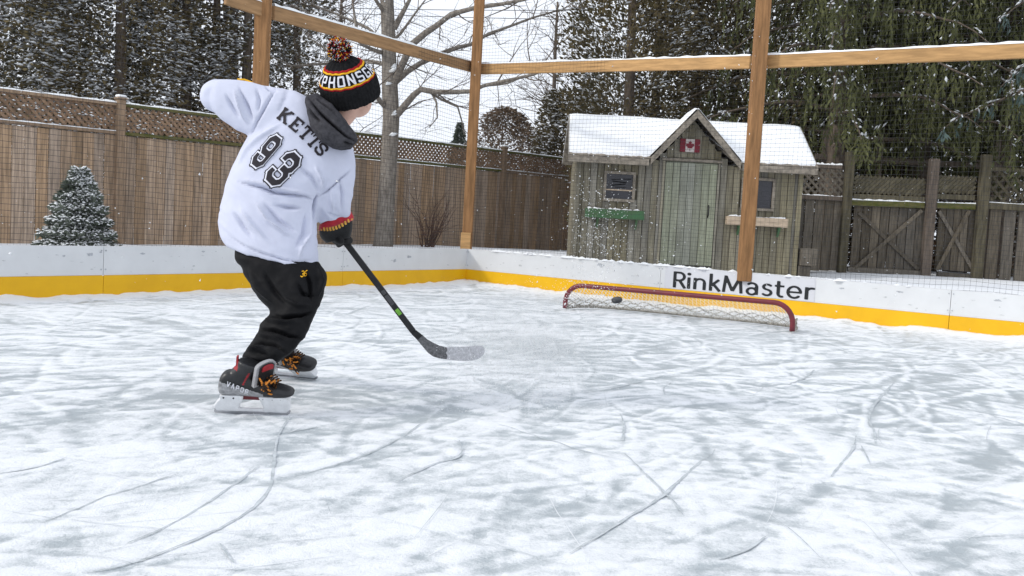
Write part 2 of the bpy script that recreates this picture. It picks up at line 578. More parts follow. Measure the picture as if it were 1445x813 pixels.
def ice_fields(x, y):
    x = np.asarray(x, float); y = np.asarray(y, float)
    wx = x + .30 * (fbm(x * .9, y * .9, 21, 3) - .5) * 2
    wy = y + .30 * (fbm(x * .9, y * .9, 31, 3) - .5) * 2
    s = .30 * fbm(wx * 1.6, wy * 1.6, 40, 4, .6) + .45 * fbm(wx * 5.5, wy * 5.5, 44, 5, .62) + .25 * fbm(wx * 17, wy * 17, 47, 4, .65)
    s = (s - .5) * 2.0 + .49
    s = s + .16 * sstep(4.2, 2.0, y)
    s = s + .70 * marks_at(x, y) * (.62 + .38 * sstep(2.2, 4.5, y))
    for pts, hw, st in SMEARS:
        d = seg_dist(x, y, [on_z(*p) for p in pts])
        e = np.exp(-(d / hw) ** 2)
        s = s - .75 * st * e * (.35 + 1.1 * fbm(x * 5, y * 5, 77, 3))
    for pts, w in TRACKS:
        q = [on_z(*p) for p in pts]
        d = seg_dist(x, y, q)
        d2 = seg_dist(x + .02, y - .035, q)
        s = s + .30 * np.exp(-(d2 / .026) ** 2) * sstep(.3, .7, vn(x * 4, y * 4, 131)) - .12 * np.exp(-(d / .03) ** 2)
    dl, dr = wall_dist(x, y)
    dw = np.minimum(dl, dr)
    edge = np.exp(-np.clip(dw, 0, 9) / .16)
    lump = fbm(x * 2.2, y * 2.2, 91, 4, .6)
    corner = np.exp(-((x - PC.x) ** 2 + (y - PC.y) ** 2) / .9)
    bank = edge * (.014 + .10 * np.clip(lump - .35, 0, 1)) + corner * .035 + .03 * edge * (fbm(x * 9, y * 9, 93, 3) - .4)
    s = s + 1.2 * edge
    s = np.clip(s, -.1, 1.1)
    z = .006 * np.clip(s, 0, 1) + .003 * (fbm(x * 9, y * 9, 95, 2) - .5) * s + bank
    return s, z


ys = [1.05]
while ys[-1] < 13.6:
    ys.append(ys[-1] + max(.0075, .0055 * ys[-1]))
ys = np.concatenate([np.linspace(-6, .95, 30), np.array(ys)])
xs = np.concatenate([np.linspace(-9, -4.6, 40)[:-1], np.linspace(-4.6, 5.2, 720), np.linspace(5.2, 9, 40)[1:]])
X, Y = np.meshgrid(xs, ys, indexing='ij')
S, Z = ice_fields(X, Y)
dl, dr = wall_dist(X, Y)
Zi = np.where((dl < -.03) | (dr < -.03), -.12, Z)
I = np.arange(X.size).reshape(X.shape)
Q = np.stack([I[:-1, :-1], I[1:, :-1], I[1:, 1:], I[:-1, 1:]], -1).reshape(-1, 4)
keep = ((dl > -.05) & (dr > -.05))
kq = keep.ravel()[Q].any(axis=1)
me = np_mesh('ice', np.stack([X, Y, Zi], -1).reshape(-1, 3), Q[kq])
at_ = me.attributes.new('snow', 'FLOAT', 'POINT')
at_.data.foreach_set('value', S.ravel().astype(np.float32))


def ice_material():
    m = bpy.data.materials.new('scuffed_ice')
    m.use_nodes = True
    nt = m.node_tree; N, L = nt.nodes, nt.links
    bs = N['Principled BSDF']
    a = N.new('ShaderNodeAttribute'); a.attribute_name = 'snow'
    tc = N.new('ShaderNodeTexCoord')
    n1 = N.new('ShaderNodeTexNoise'); n1.inputs['Scale'].default_value = 30; n1.inputs['Detail'].default_value = 10; n1.inputs['Roughness'].default_value = .78
    n1.inputs['Distortion'].default_value = .6
    L.new(tc.outputs['Object'], n1.inputs['Vector'])
    mp = N.new('ShaderNodeMapping'); mp.inputs['Scale'].default_value = (3.0, 26, 1); mp.inputs['Rotation'].default_value = (0, 0, .25)
    L.new(tc.outputs['Object'], mp.inputs['Vector'])
    n2 = N.new('ShaderNodeTexNoise'); n2.inputs['Scale'].default_value = 1.6; n2.inputs['Detail'].default_value = 5; n2.inputs['Roughness'].default_value = .65
    L.new(mp.outputs['Vector'], n2.inputs['Vector'])
    mp3 = N.new('ShaderNodeMapping'); mp3.inputs['Scale'].default_value = (34, 3.2, 1); mp3.inputs['Rotation'].default_value = (0, 0, .75)
    L.new(tc.outputs['Object'], mp3.inputs['Vector'])
    n3 = N.new('ShaderNodeTexNoise'); n3.inputs['Scale'].default_value = 1.5; n3.inputs['Detail'].default_value = 4
    L.new(mp3.outputs['Vector'], n3.inputs['Vector'])

    def madd(x, mul, add):
        q = N.new('ShaderNodeMath'); q.operation = 'MULTIPLY_ADD'
        L.new(x, q.inputs[0]); q.inputs[1].default_value = mul; q.inputs[2].default_value = add
        return q.outputs[0]

    def plus(x, y):
        q = N.new('ShaderNodeMath'); q.operation = 'ADD'
        L.new(x, q.inputs[0]); L.new(y, q.inputs[1])
        return q.outputs[0]
    t = plus(madd(n1.outputs['Fac'], 1.7, -.85), a.outputs['Fac'])
    t = plus(t, madd(n2.outputs['Fac'], .3, -.15))
    n5 = N.new('ShaderNodeTexNoise'); n5.inputs['Scale'].default_value = 150; n5.inputs['Detail'].default_value = 3; n5.inputs['Roughness'].default_value = .7
    L.new(tc.outputs['Object'], n5.inputs['Vector'])
    t = plus(t, madd(n5.outputs['Fac'], .9, -.45))
    t = plus(t, madd(n3.outputs['Fac'], .2, -.1))
    cr = N.new('ShaderNodeValToRGB')
    e = cr.color_ramp.elements
    e[0].position, e[0].color = .0, (.45, .50, .53, 1)
    e[1].position, e[1].color = .95, (.865, .89, .92, 1)
    x = cr.color_ramp.elements.new(.34); x.color = (.63, .67, .695, 1)
    x = cr.color_ramp.elements.new(.62); x.color = (.80, .825, .85, 1)
    L.new(t, cr.inputs['Fac'])
    L.new(cr.outputs['Color'], bs.inputs['Base Color'])
    mr = N.new('ShaderNodeMapRange')
    mr.inputs['From Min'].default_value, mr.inputs['From Max'].default_value = .1, .7
    mr.inputs['To Min'].default_value, mr.inputs['To Max'].default_value = .34, .85
    L.new(t, mr.inputs['Value'])
    L.new(mr.outputs['Result'], bs.inputs['Roughness'])
    bs.inputs['Specular IOR Level'].default_value = .3
    bp = N.new('ShaderNodeBump'); bp.inputs['Strength'].default_value = .6; bp.inputs['Distance'].default_value = .008
    L.new(t, bp.inputs['Height'])
    n4 = N.new('ShaderNodeTexNoise'); n4.inputs['Scale'].default_value = 160; n4.inputs['Detail'].default_value = 3
    L.new(tc.outputs['Object'], n4.inputs['Vector'])
    bp2 = N.new('ShaderNodeBump'); bp2.inputs['Strength'].default_value = .35; bp2.inputs['Distance'].default_value = .004
    L.new(n4.outputs['Fac'], bp2.inputs['Height'])
    L.new(bp.outputs['Normal'], bp2.inputs['Normal'])
    L.new(bp2.outputs['Normal'], bs.inputs['Normal'])
    return m


ice = link('ice', me, None, ice_material(), True)
tag(ice, 'scuffed backyard rink ice dusted with scraped snow', None, None, 'structure')

# thin skate cuts lying in the ice, one sheet of strips
M['cut'] = mat('skate_cut', (.60, .64, .67), .5, .25, 26, spec=.3, col2=(.42, .46, .48), ramp=(.38, .62))
rows = [(px_line(p, 0, .025), w * .62) for p, w in TRACKS]
for k in range(420):
    y0 = 1.8 + 9.2 * random.random() ** 1.2
    x0 = (random.random() * 1.3 - .62) * y0
    ang = random.gauss(.4, .9); curv = random.gauss(0, .55)
    Ln = random.uniform(.15, .8)
    p, pts = Vector((x0, y0, 0)), []
    for j in range(int(Ln / .04)):
        pts.append(p.copy())
        p = p + Vector((math.cos(ang), math.sin(ang), 0)) * .04
        ang += curv * .04
    rows.append((pts, random.uniform(.0010, .0028)))
V, Fq, Mi = [], [], []
for ri, (pts, w) in enumerate(rows):
    arr = np.array([(p.x, p.y) for p in pts])
    if len(arr) < 3: continue
    dlw, drw = wall_dist(arr[:, 0], arr[:, 1])
    if min(dlw.min(), drw.min()) < .3: continue
    t = np.gradient(arr, axis=0); t /= np.linalg.norm(t, axis=1)[:, None] + 1e-9
    nn = np.stack([-t[:, 1], t[:, 0]], 1)
    m_ = len(arr)
    ww = w * .5 * np.sin(np.linspace(.12, math.pi - .12, m_)) ** .5 * (.45 + 1.1 * vn(arr[:, 0] * 31, arr[:, 1] * 31, 3))
    b = len(V)
    for sgn in (-1, 0, 1):
        pp = arr + nn * (ww * sgn)[:, None]
        _, zz = ice_fields(pp[:, 0], pp[:, 1])
        for (x, y), z in zip(pp, zz): V.append((x, y, z + .0034 - .0024 * float(sstep(.45, .8, vn(np.array([x * 5.0]), np.array([y * 5.0]), 9))[0])))
    for j in range(m_ - 1):
        for c in (0, 1):
            Fq.append((b + c * m_ + j, b + c * m_ + j + 1, b + (c + 1) * m_ + j + 1, b + (c + 1) * m_ + j)); Mi.append(0 if ri < len(TRACKS) else (ri % 5 > 2) * 2 + (ri % 5 in (1, 2)))
me = bpy.data.meshes.new('skate_cuts'); me.from_pydata(V, [], Fq); me.polygons.foreach_set('material_index', Mi); me.update()
tag(link('skate_cuts', me, None, [M['cut'], mat('pale_cut', (.56, .60, .62), .45, .15, 14), mat('white_scratch', (.80, .82, .84), .8, .05, 14)], True), 'grey skate cuts scored across the rink ice', 'skate cuts', None, 'stuff')
# ------------------------------------------------------------------ rink boards
TH = .045


def board_side(side):
    D, Nn, L = (DL, NL, LL) if side == 'L' else (DR, NR, LR)
    lab = ('white rink boards along the left fence, plain with a yellow kick strip' if side == 'L'
           else 'white rink boards with black lettering and yellow kick strip, in front of the shed')
    root = thing('rink_boards', lab, 'rink boards', PC + D * .5 * L)

    def strip(name, t0, t1, za, zb, m, proud):
        """panel between two parameters, butted, za/zb: callables of t"""
        mb = MB()
        p0, p1 = PC + D * t0 * L, PC + D * t1 * L
        o0, o1 = Nn * proud, -Nn * TH
        vs = [p0 + o0 + Vector((0, 0, za(t0))), p1 + o0 + Vector((0, 0, za(t1))), p1 + o0 + Vector((0, 0, zb(t1))), p0 + o0 + Vector((0, 0, zb(t0))),
              p0 + o1 + Vector((0, 0, za(t0))), p1 + o1 + Vector((0, 0, za(t1))), p1 + o1 + Vector((0, 0, zb(t1))), p0 + o1 + Vector((0, 0, zb(t0)))]
        mb.add(vs, [(0, 1, 2, 3), (5, 4, 7, 6), (3, 2, 6, 7), (1, 0, 4, 5), (0, 3, 7, 4), (2, 1, 5, 6)])
        return mb.build(name, m, root)
    zt = lambda t: board_z(side, t, 'top')
    zm = lambda t: board_z(side, t, 'mid')
    if side == 'L':
        def t_of(px):
            q = on_plane(px, 370, PC, NL); return (q - PC).dot(DL) / LL
        joints = [0.0, t_of(484), t_of(146), 1.0 + .06, EXT]
    else:
        def t_of(px):
            q = on_plane(px, 420, PC, NR); return (q - PC).dot(DR) / LR
        joints = [0.0, t_of(930), t_of(1342), EXT]
    g = .0022 / L
    for i, (a, b) in enumerate(zip(joints[:-1], joints[1:])):
        a2 = a + (g if i else (TH / L if side == 'R' and False else 0)); b2 = b - g
        strip('panel', a2, b2, zm, zt, M['board_white'], 0.0)
        strip('kick_plate', a2, b2, lambda t: -.08, lambda t: zm(t) - .0012, M['board_yellow'], .006)
        # a pair of screw heads by each joint and a few scuffs
        sc = MB()
        for tt in (a + .02 / L, b - .02 / L):
            if not 0 < tt < EXT: continue
            for zf in (.2, .85):
                c = PC + D * tt * L + Nn * .001 + Vector((0, 0, zm(tt) + (zt(tt) - zm(tt)) * zf))
                sc.tube([c, c + Nn * .003], .007, 8)
        if sc.v: sc.build('screw', M['scuff'], root)['kind'] = 'stuff'
    return root


boards_l = board_side('L')
boards_r = board_side('R')


def wall_patch(root, name, m, pts, D, Nn, proud, jag=.25, n=14):
    """a small ragged mark on a board: (px,py,rx,ry)"""
    mb = MB()
    for (px, py, rx, ry) in pts:
        c = on_plane(px, py, PC, Nn) + Nn * proud
        k = (c - CAMP).length / F
        vs = []
        for i in range(n):
            a = 2 * math.pi * i / n
            r = 1 + random.uniform(-jag, jag)
            vs.append(c + D * math.cos(a) * rx * k * r + Vector((0, 0, 1)) * math.sin(a) * ry * k * r)
        mb.add(vs, [tuple(range(n))])
    o = mb.build(name, m, root)
    o['kind'] = 'stuff'
    return o


wall_patch(boards_l, 'scuff', M['scuff'], [(90, 361, 2.5, 1.2), (127, 359, 4, 2), (142, 356, 2, 1), (201, 358, 3, 1.2), (287, 355, 2.5, 1.2), (577, 362.5, 4.5, 1.6), (557, 368, 3, 2.2), (520, 362, 2, 1)], DL, NL, .002, .4)
wall_patch(boards_r, 'scuff', M['scuff'], [(747, 359, 6, 1.6), (848, 374, 6, 2.2), (1188, 407, 3, 1), (1270, 412, 4, 1.2), (1408, 424, 4, 1.5)], DR, NR, .002, .4)
for root_, D_, N_, L_, sd_ in ((boards_l, DL, NL, LL, 'L'), (boards_r, DR, NR, LR, 'R')):
    sp_ = []
    for k in range(46):
        t = random.random() ** .8 * 1.02
        zt_, zm_ = board_z(sd_, t, 'top'), board_z(sd_, t, 'mid')
        q_ = PC + D_ * t * L_ + Vector((0, 0, zm_ + (zt_ - zm_) * random.uniform(.06, .9)))
        x_, y_ = project(q_)
        if sd_ == 'R' and 935 < x_ < 1152: continue
        sp_.append((x_, y_, random.uniform(.8, 3.2), random.uniform(.4, 1.1)))
    wall_patch(root_, 'scuff', M['faint_scuff'], sp_, D_, N_, .0012, .5, 9)

# snow stuck on the right boards' top edge and in the corner
mb = MB()
for k in range(260):
    t = random.random() * 1.0
    px = project(PC + DR * t * LR + Vector((0, 0, board_z('R', t, 'top'))))[0]
    if 690 < px < 1010 and random.random() < .9 or random.random() < .12:
        r = random.uniform(.012, .035)
        c = PC + DR * t * LR - NR * random.uniform(.0, .04) + Vector((0, 0, board_z('R', t, 'top') + r * .12))
        vs = [c + Vector((math.cos(a) * r * 2.0, math.sin(a) * r, 0)) + Vector((0, 0, -r * .3)) for a in np.linspace(0, 2 * math.pi, 7)[:-1]] + [c + Vector((0, 0, r * .62))]
        mb.add(vs, [(i, (i + 1) % 6, 6) for i in range(6)])
o = mb.build('snow_ridge', M['snow_fluff'], None, True)
tag(o, 'thin snow clinging along the top edge of the right boards', 'snow', None, 'stuff')


# ------------------------------------------------------------------ lettering from strokes (signed distances, filled contours)
class Glyph:
    """strokes: (x0,y0,x1,y1,w) bars with flat ends / ('a',cx,cy,rx,ry,a0,a1,w) arcs; units of cap height = 1"""
    def __init__(self, strokes): self.s = strokes

    def sd(self, x, y, grow=0.0):
        d = np.full(x.shape, 9.0)
        for s in self.s:
            if s[0] == 'a':
                _, cx, cy, rx, ry, a0, a1, w = s
                n = max(6, int(abs(a1 - a0) / 12))
                an = np.radians(np.linspace(a0, a1, n + 1))
                P = np.stack([cx + rx * np.cos(an), cy + ry * np.sin(an)], 1)
                for p, q in zip(P[:-1], P[1:]):
                    v = q - p
                    t = np.clip(((x - p[0]) * v[0] + (y - p[1]) * v[1]) / (v @ v), 0, 1)
                    d = np.minimum(d, np.hypot(x - p[0] - t * v[0], y - p[1] - t * v[1]) - w / 2)
            else:
                x0, y0, x1, y1, w = s[:5]
                ext = s[5] if len(s) > 5 else 0.0
                L = math.hypot(x1 - x0, y1 - y0)
                ux, uy = (x1 - x0) / L, (y1 - y0) / L
                a = (x - x0) * ux + (y - y0) * uy
                b = -(x - x0) * uy + (y - y0) * ux
                d = np.minimum(d, np.maximum(np.maximum(-a - ext, a - L - ext), np.abs(b) - w / 2))
        return d - grow

    def fill(self, x0, x1, y0, y1, h, grow=0.0):
        """marching squares: list of polygons (each a list of (x,y))"""
        nx, ny = int((x1 - x0) / h) + 1, int((y1 - y0) / h) + 1
        gx_, gy_ = np.meshgrid(x0 + h * np.arange(nx), y0 + h * np.arange(ny), indexing='ij')
        D = self.sd(gx_, gy_, grow)
        V, idx, polys = [], {}, []

        def vid(key, p):
            if key not in idx:
                idx[key] = len(V); V.append(p)
            return idx[key]
        for i in range(nx - 1):
            for j in range(ny - 1):
                cs = [(i, j), (i + 1, j), (i + 1, j + 1), (i, j + 1)]
                ds = [D[c] for c in cs]
                if min(ds) > 0: continue
                poly = []
                for k in range(4):
                    a, b, da, db = cs[k], cs[(k + 1) % 4], ds[k], ds[(k + 1) % 4]
                    if da <= 0: poly.append(vid(a, (gx_[a], gy_[a])))
                    if (da <= 0) != (db <= 0):
                        t = da / (da - db)
                        key = (min(a, b), max(a, b))
                        poly.append(vid(key, (gx_[a] + (gx_[b] - gx_[a]) * t, gy_[a] + (gy_[b] - gy_[a]) * t)))
                if len(poly) >= 3: polys.append(tuple(poly))
        return V, polys


w_ = .135
SANS = {
    'R': (Glyph([(.07, 0, .07, 1, w_), (.07, .94, .27, .94, .12), (.07, .46, .27, .46, .12), ('a', .27, .70, .20, .24, -90, 90, .125), (.28, .46, .52, -.01, w_)]), .60),
    'i': (Glyph([(.07, 0, .07, .70, w_), ('a', .07, .90, .012, .012, 0, 330, .15)]), .26),
    'n': (Glyph([(.07, 0, .07, .70, w_), ('a', .27, .44, .19, .21, 0, 175, .12), (.46, 0, .46, .45, w_)]), .65),
    'k': (Glyph([(.07, 0, .07, 1.04, w_), (.10, .33, .40, .70, .125), (.17, .42, .45, 0, .135)]), .55),
    'M': (Glyph([(.05, 0, .12, 1, .125), (.11, .985, .40, .10, .13), (.40, .10, .69, .985, .13), (.68, 1, .75, 0, .125)]), .92),
    'a': (Glyph([('a', .24, .48, .18, .19, 0, 140, .115), (.42, 0, .42, .48, .13), ('a', .235, .19, .175, .19, 20, 330, .115), (.30, .37, .42, .40, .10)]), .61),
    's': (Glyph([('a', .22, .52, .15, .145, 40, 250, .115), ('a', .20, .20, .165, .165, -140, 75, .115)]), .49),
    't': (Glyph([(.14, .18, .14, .92, .13), ('a', .27, .19, .13, .16, 180, 280, .12), (0, .63, .36, .63, .11)]), .46),
    'e': (Glyph([('a', .27, .35, .23, .32, 0, 315, .115), (.06, .35, .50, .35, .10)]), .65),
    'r': (Glyph([(.07, 0, .07, .70, w_), ('a', .26, .44, .19, .21, 75, 175, .12)]), .40),
}


def wall_text(root, word, px0, py0, px1, py1, cap, D, Nn, m, proud):
    a, b = on_plane(px0, py0, PC, Nn), on_plane(px1, py1, PC, Nn)
    L = (b - a).length
    tot = sum(SANS[c][1] for c in word) - .12
    ux = (b - a) / L
    kx = L / tot
    pen = 0
    for c in word:
        gl, adv = SANS[c]
        V, P = gl.fill(-.12, 1.0, -.1, 1.15, .03)
        mb = MB()
        mb.add([a + ux * (pen + x) * kx + Vector((0, 0, y * cap)) + Nn * proud for x, y in V], P)
        mb.build('letter', m, root)
        pen += adv


# lettered sheet, then the letters standing a little proud
mb = MB()
t0, t1 = [(on_plane(px, py, PC, NR) - PC).dot(DR) / LR for px, py in ((938, 395), (1150, 412))]
q = []
for tt, w in ((t0, 0), (t1, 0), (t1, 1), (t0, 1)):
    z0, z1 = board_z('R', tt, 'mid') + .004, board_z('R', tt, 'top') - .003
    q.append(PC + DR * tt * LR + NR * .003 + Vector((0, 0, (z0, z1)[w])))
mb.add(q, [(0, 1, 2, 3)])
mb.build('sign_sheet', M['sticker'], boards_r)
wall_text(boards_r, 'RinkMaster', 949.5, 405.5, 1146, 423.5, .182, DR, NR, M['black_print'], .0065)

# ------------------------------------------------------------------ netting frame: posts and top beams
P_W = .135


def net_post(pb, label, tilt=0.0):
    base = Vector((pb.x, pb.y, gz(pb.x, pb.y) - .05))
    o = thing('netting_post', label, 'post', base, 'timber posts that carry the netting')
    mb = MB()
    R = Matrix.Rotation(tilt, 3, 'Y') @ Matrix.Rotation(.0, 3, 'Z')
    mb.box(R @ Vector((0, 0, 1.75)) + base, (P_W, P_W, 3.5), R, bev=.008)
    mb.build('timber', M['lumber_post'], o)
    return o, base


d_c = (PC - CAMP).length + .22
net_post(at(659, 345, d_c), 'tall brown timber post standing at the rink corner')
pr = on_z(1039, 442.5); pr = pr - NR * .145
post_r, base_r = net_post(pr, 'tall brown timber post standing in front of the shed')
q = on_plane(361, 300, PC - NL * .145, NL)
net_post(q, 'tall timber post half hidden behind the raised sleeve of the player')
# lighter splice board at the foot of the corner post
mb = MB(); c = at(657, 341, d_c - .09)
mb.box(c, (P_W * .98, .03, .24), bev=.004)
foot = mb.build('cleat', M['lumber'], None)
tag(foot, 'short pale board nailed at the foot of the corner post', 'board')


def beam(p, q, label, h=.135, m='lumber'):
    root = thing('netting_beam', label, 'beam', (p + q) / 2, 'timber beams that carry the netting')
    mb = MB(); mb.bar(p, q, .045, h, bev=.005)
    d_ = (q - p).normalized(); s_ = d_.cross(Vector((0, 0, 1))).normalized()
    mb = MB(); mb.box((0, 0, 0), ((q - p).length, .045, h), bev=.005)
    me = mb.mesh('timber_beam'); me.materials.append(M[m])
    inst('timber', me, root, Matrix.Translation((p + q) / 2) @ Matrix((d_, s_, s_.cross(d_))).transposed().to_4x4())
    s = MB()
    n = 40
    d = (q - p) / n
    up = Vector((0, 0, 1)); side = d.normalized().cross(up)
    vs = []
    for i in range(n + 1):
        hgt = .012 + .018 * random.random()
        b = p + d * i + up * (h / 2 - .001)
        vs += [b - side * .024, b - side * .016 + up * hgt, b + side * .016 + up * hgt, b + side * .024]
    fs = [(4 * i + k, 4 * i + k + 1, 4 * i + 5 + k, 4 * i + 4 + k) for i in range(n) for k in range(3)]
    s.add(vs, fs)
    s.build('snow', M['snow_fluff'], root, True)
    return root


ZL0 = 2.86
cx_, cy_ = at(659, 345, d_c).x, at(659, 345, d_c).y
bl0 = on_plane(378, 16, PC - NL * .13, NL); bl1 = at(670, 96, d_c)
bl_dir = (bl1 - bl0).normalized()
beam(bl0 + bl_dir * .07, bl1 - bl_dir * .06, 'timber beam sloping above the player between two netting posts', m='lumber_shaded')
blx = on_plane(318, -4, PC - NL * .13, NL)
beam(blx, bl0 - bl_dir * .07, 'end of timber beam left of the post at the upper picture edge', m='lumber_shaded')
br0 = at(674, 98, d_c); br1 = on_plane(1068, 88, PC - NR * .13, NR); br2 = on_plane(1446, 72, PC - NR * .13, NR)
bdr = (br1 - br0).normalized()
beam(br0 + bdr * .06, br1 - bdr * .07, 'snow topped timber beam between the corner post and the shed post')
bdr2 = (br2 - br1).normalized()
beam(br1 + bdr2 * .07, br2 + bdr2 * 2.2, 'snow topped timber beam running right from the post by the shed')


# ------------------------------------------------------------------ black netting
def netting(p_lo, p_hi, D, L, label, hsp=.046, vsp=.05, rh=.0018, rv=.0009):
    """hangs on a vertical plane from base point p_lo along D"""
    V, Fq = [], []
    Hh = 3.4 - .3
    rows, cols = int(Hh / hsp), int(L / vsp)
    seg = 60

    def off(s, z, k):
        return .02 * math.sin(s * 1.3 + k) * math.sin(z * 1.1) + .012 * math.sin(s * 3.1 + z * 2)
    Nn = NL if D is DL else NR

    def ribbon(pts, r):
        b = len(V)
        n = len(pts)
        for i, p in enumerate(pts):
            d = (pts[min(i + 1, n - 1)] - pts[max(i - 1, 0)]).normalized()
            u = Nn; s = d.cross(u)
            for a in (0, 2.0944, 4.18879):
                V.append(tuple(p + (u * math.cos(a) + s * math.sin(a)) * r))
        for i in range(n - 1):
            for k in range(3):
                Fq.append((b + 3 * i + k, b + 3 * i + (k + 1) % 3, b + 3 * i + 3 + (k + 1) % 3, b + 3 * i + 3 + k))
    for r_ in range(rows):
        z = .36 + r_ * hsp
        ribbon([p_lo + D * (s := L * i / seg) + Nn * off(s, z, 0) + Vector((0, 0, z + .010 * math.sin(s * 2.2 + r_ * .15) + .006 * math.sin(s * 7 + r_))) for i in range(seg + 1)], rh)
    for c in range(cols):
        s = c * vsp
        ribbon([p_lo + D * (s + .012 * math.sin(z * 1.7 + c * .1)) + Nn * off(s, z, 0) + Vector((0, 0, z)) for z in np.linspace(.36, 3.4, 14)], rv)
    me = bpy.data.meshes.new('netting'); me.from_pydata(V, [], Fq); me.update()
    return tag(link('netting', me, None, M['net_thread']), label, 'netting')


netting(PC - NL * .21 - NR * .2, None, DL, LL * 1.25, 'black mesh netting hung above the left rink boards')
netting(PC - NL * .2 - NR * .21, None, DR, LR * 1.2, 'black mesh netting hung above the lettered right rink boards', rh=.0014, rv=.0009)
# ------------------------------------------------------------------ left fence
FP0, FP1 = at(0, 341, 10.9), at(700, 347, 17.5)
fd = Vector((FP1.x - FP0.x, FP1.y - FP0.y, 0)); FL = fd.length; fd.normalize()
fn = Vector((fd.y, -fd.x, 0))
if fn.dot(CAMP - FP0) < 0: fn = -fn
F_H = 1.82


def fbase(s):
    """ground line of the fence at distance s along it"""
    t = s / FL
    return Vector((FP0.x + fd.x * s, FP0.y + fd.y * s, FP0.z + (FP1.z - FP0.z) * t))


def ftop(s):
    t = s / FL
    a, b = at(0, 129, 10.9).z, at(700, 214, 17.5).z
    return a + (b - a) * t


FR = Matrix((fd, fn, Vector((0, 0, 1)))).transposed()
fence = thing('wooden_fence', 'long brown board fence with lattice top behind the left rink boards', 'fence', fbase(FL * .5))
s0, s1 = -2.6, FL + 2.75
post_s = []
for px, d in ((166, 12.0), (705, 17.5)):
    pass
sA = (on_plane(166, 240, FP0, fn) - FP0).dot(fd)
sB = (on_plane(706, 280, FP0, fn) - FP0).dot(fd)
sC = (on_plane(801, 290, FP0, fn) - FP0).dot(fd)
npan = 4
step = (sB - sA) / npan
post_s = [sA - 2.4, sA] + [(on_plane(p_, 260, FP0, fn) - FP0).dot(fd) for p_ in (350, 470)] + [sB, sC]
LAT = .365


def plank_mesh(name, w, h, t, bev=.004):
    mb = MB(); mb.box((0, 0, h / 2), (w, t, h), bev=bev)
    me = mb.mesh(name); bm = bmesh.new(); bm.from_mesh(me); bmesh.ops.recalc_face_normals(bm, faces=bm.faces); bm.to_mesh(me); bm.free()
    return me


pm = [plank_mesh('plank', w, 1.0, .022) for w in (.128, .133, .137)]
for p_ in pm: p_.materials.append(M['fence_wood'])
s = s0
i = 0
while s < s1:
    b = fbase(s)
    top = ftop(s) - LAT - .03
    h = top - b.z + .08
    m4 = Matrix.Translation(b + Vector((0, 0, -.08)) + fn * (random.uniform(-.004, .004))) @ (FR @ Matrix.Rotation(random.gauss(0, .003), 3, 'Y')).to_4x4() @ Matrix.Diagonal((1, 1, h, 1))
    inst('plank', pm[i % 3], fence, m4)
    s += .139
    i += 1
prev = None
for k, sp in enumerate(post_s):
    b = fbase(sp)
    hh = ftop(sp) - b.z + (.06 if k != 2 else .06)
    mb = MB()
    mb.box((0, 0, hh / 2), (.1, .1, hh), bev=.006)
    me = mb.mesh('post'); me.materials.append(M['fence_post_wood'])
    po = inst('post', me, fence, Matrix.Translation(b + fn * .035) @ FR.to_4x4())
    cap = MB(); cap.box((0, 0, hh + .014), (.13, .13, .025), bev=.005)
    me = cap.mesh('cap'); me.materials.append(M['fence_post_wood'])
    c = bpy.data.objects.new('cap', me); COL.objects.link(c); c.parent = po
    cap = MB(); cap.box((0, 0, hh + .045), (.115, .115, .034), bev=.014)
    me = cap.mesh('snow_cap'); me.materials.append(M['snow_fluff'])
    c = bpy.data.objects.new('snow_cap', me); COL.objects.link(c); c.parent = po


def snow_strip(a, b, w, h0, parent, n=24):
    """irregular strip of snow lying on the top of a rail"""
    mb = MB(); d = (b - a) / n; side = d.normalized().cross(Vector((0, 0, 1)))
    vs = []
    for i in range(n + 1):
        hgt = h0 * (.35 + .9 * random.random())
        c = a + d * i
        vs += [c - side * w / 2, c - side * w * .34 + Vector((0, 0, hgt)), c + side * w * .34 + Vector((0, 0, hgt)), c + side * w / 2]
    mb.add(vs, [(4 * i + k, 4 * i + k + 1, 4 * i + 5 + k, 4 * i + 4 + k) for i in range(n) for k in range(3)])
    return mb.build('snow', M['snow_fluff'], parent, True)


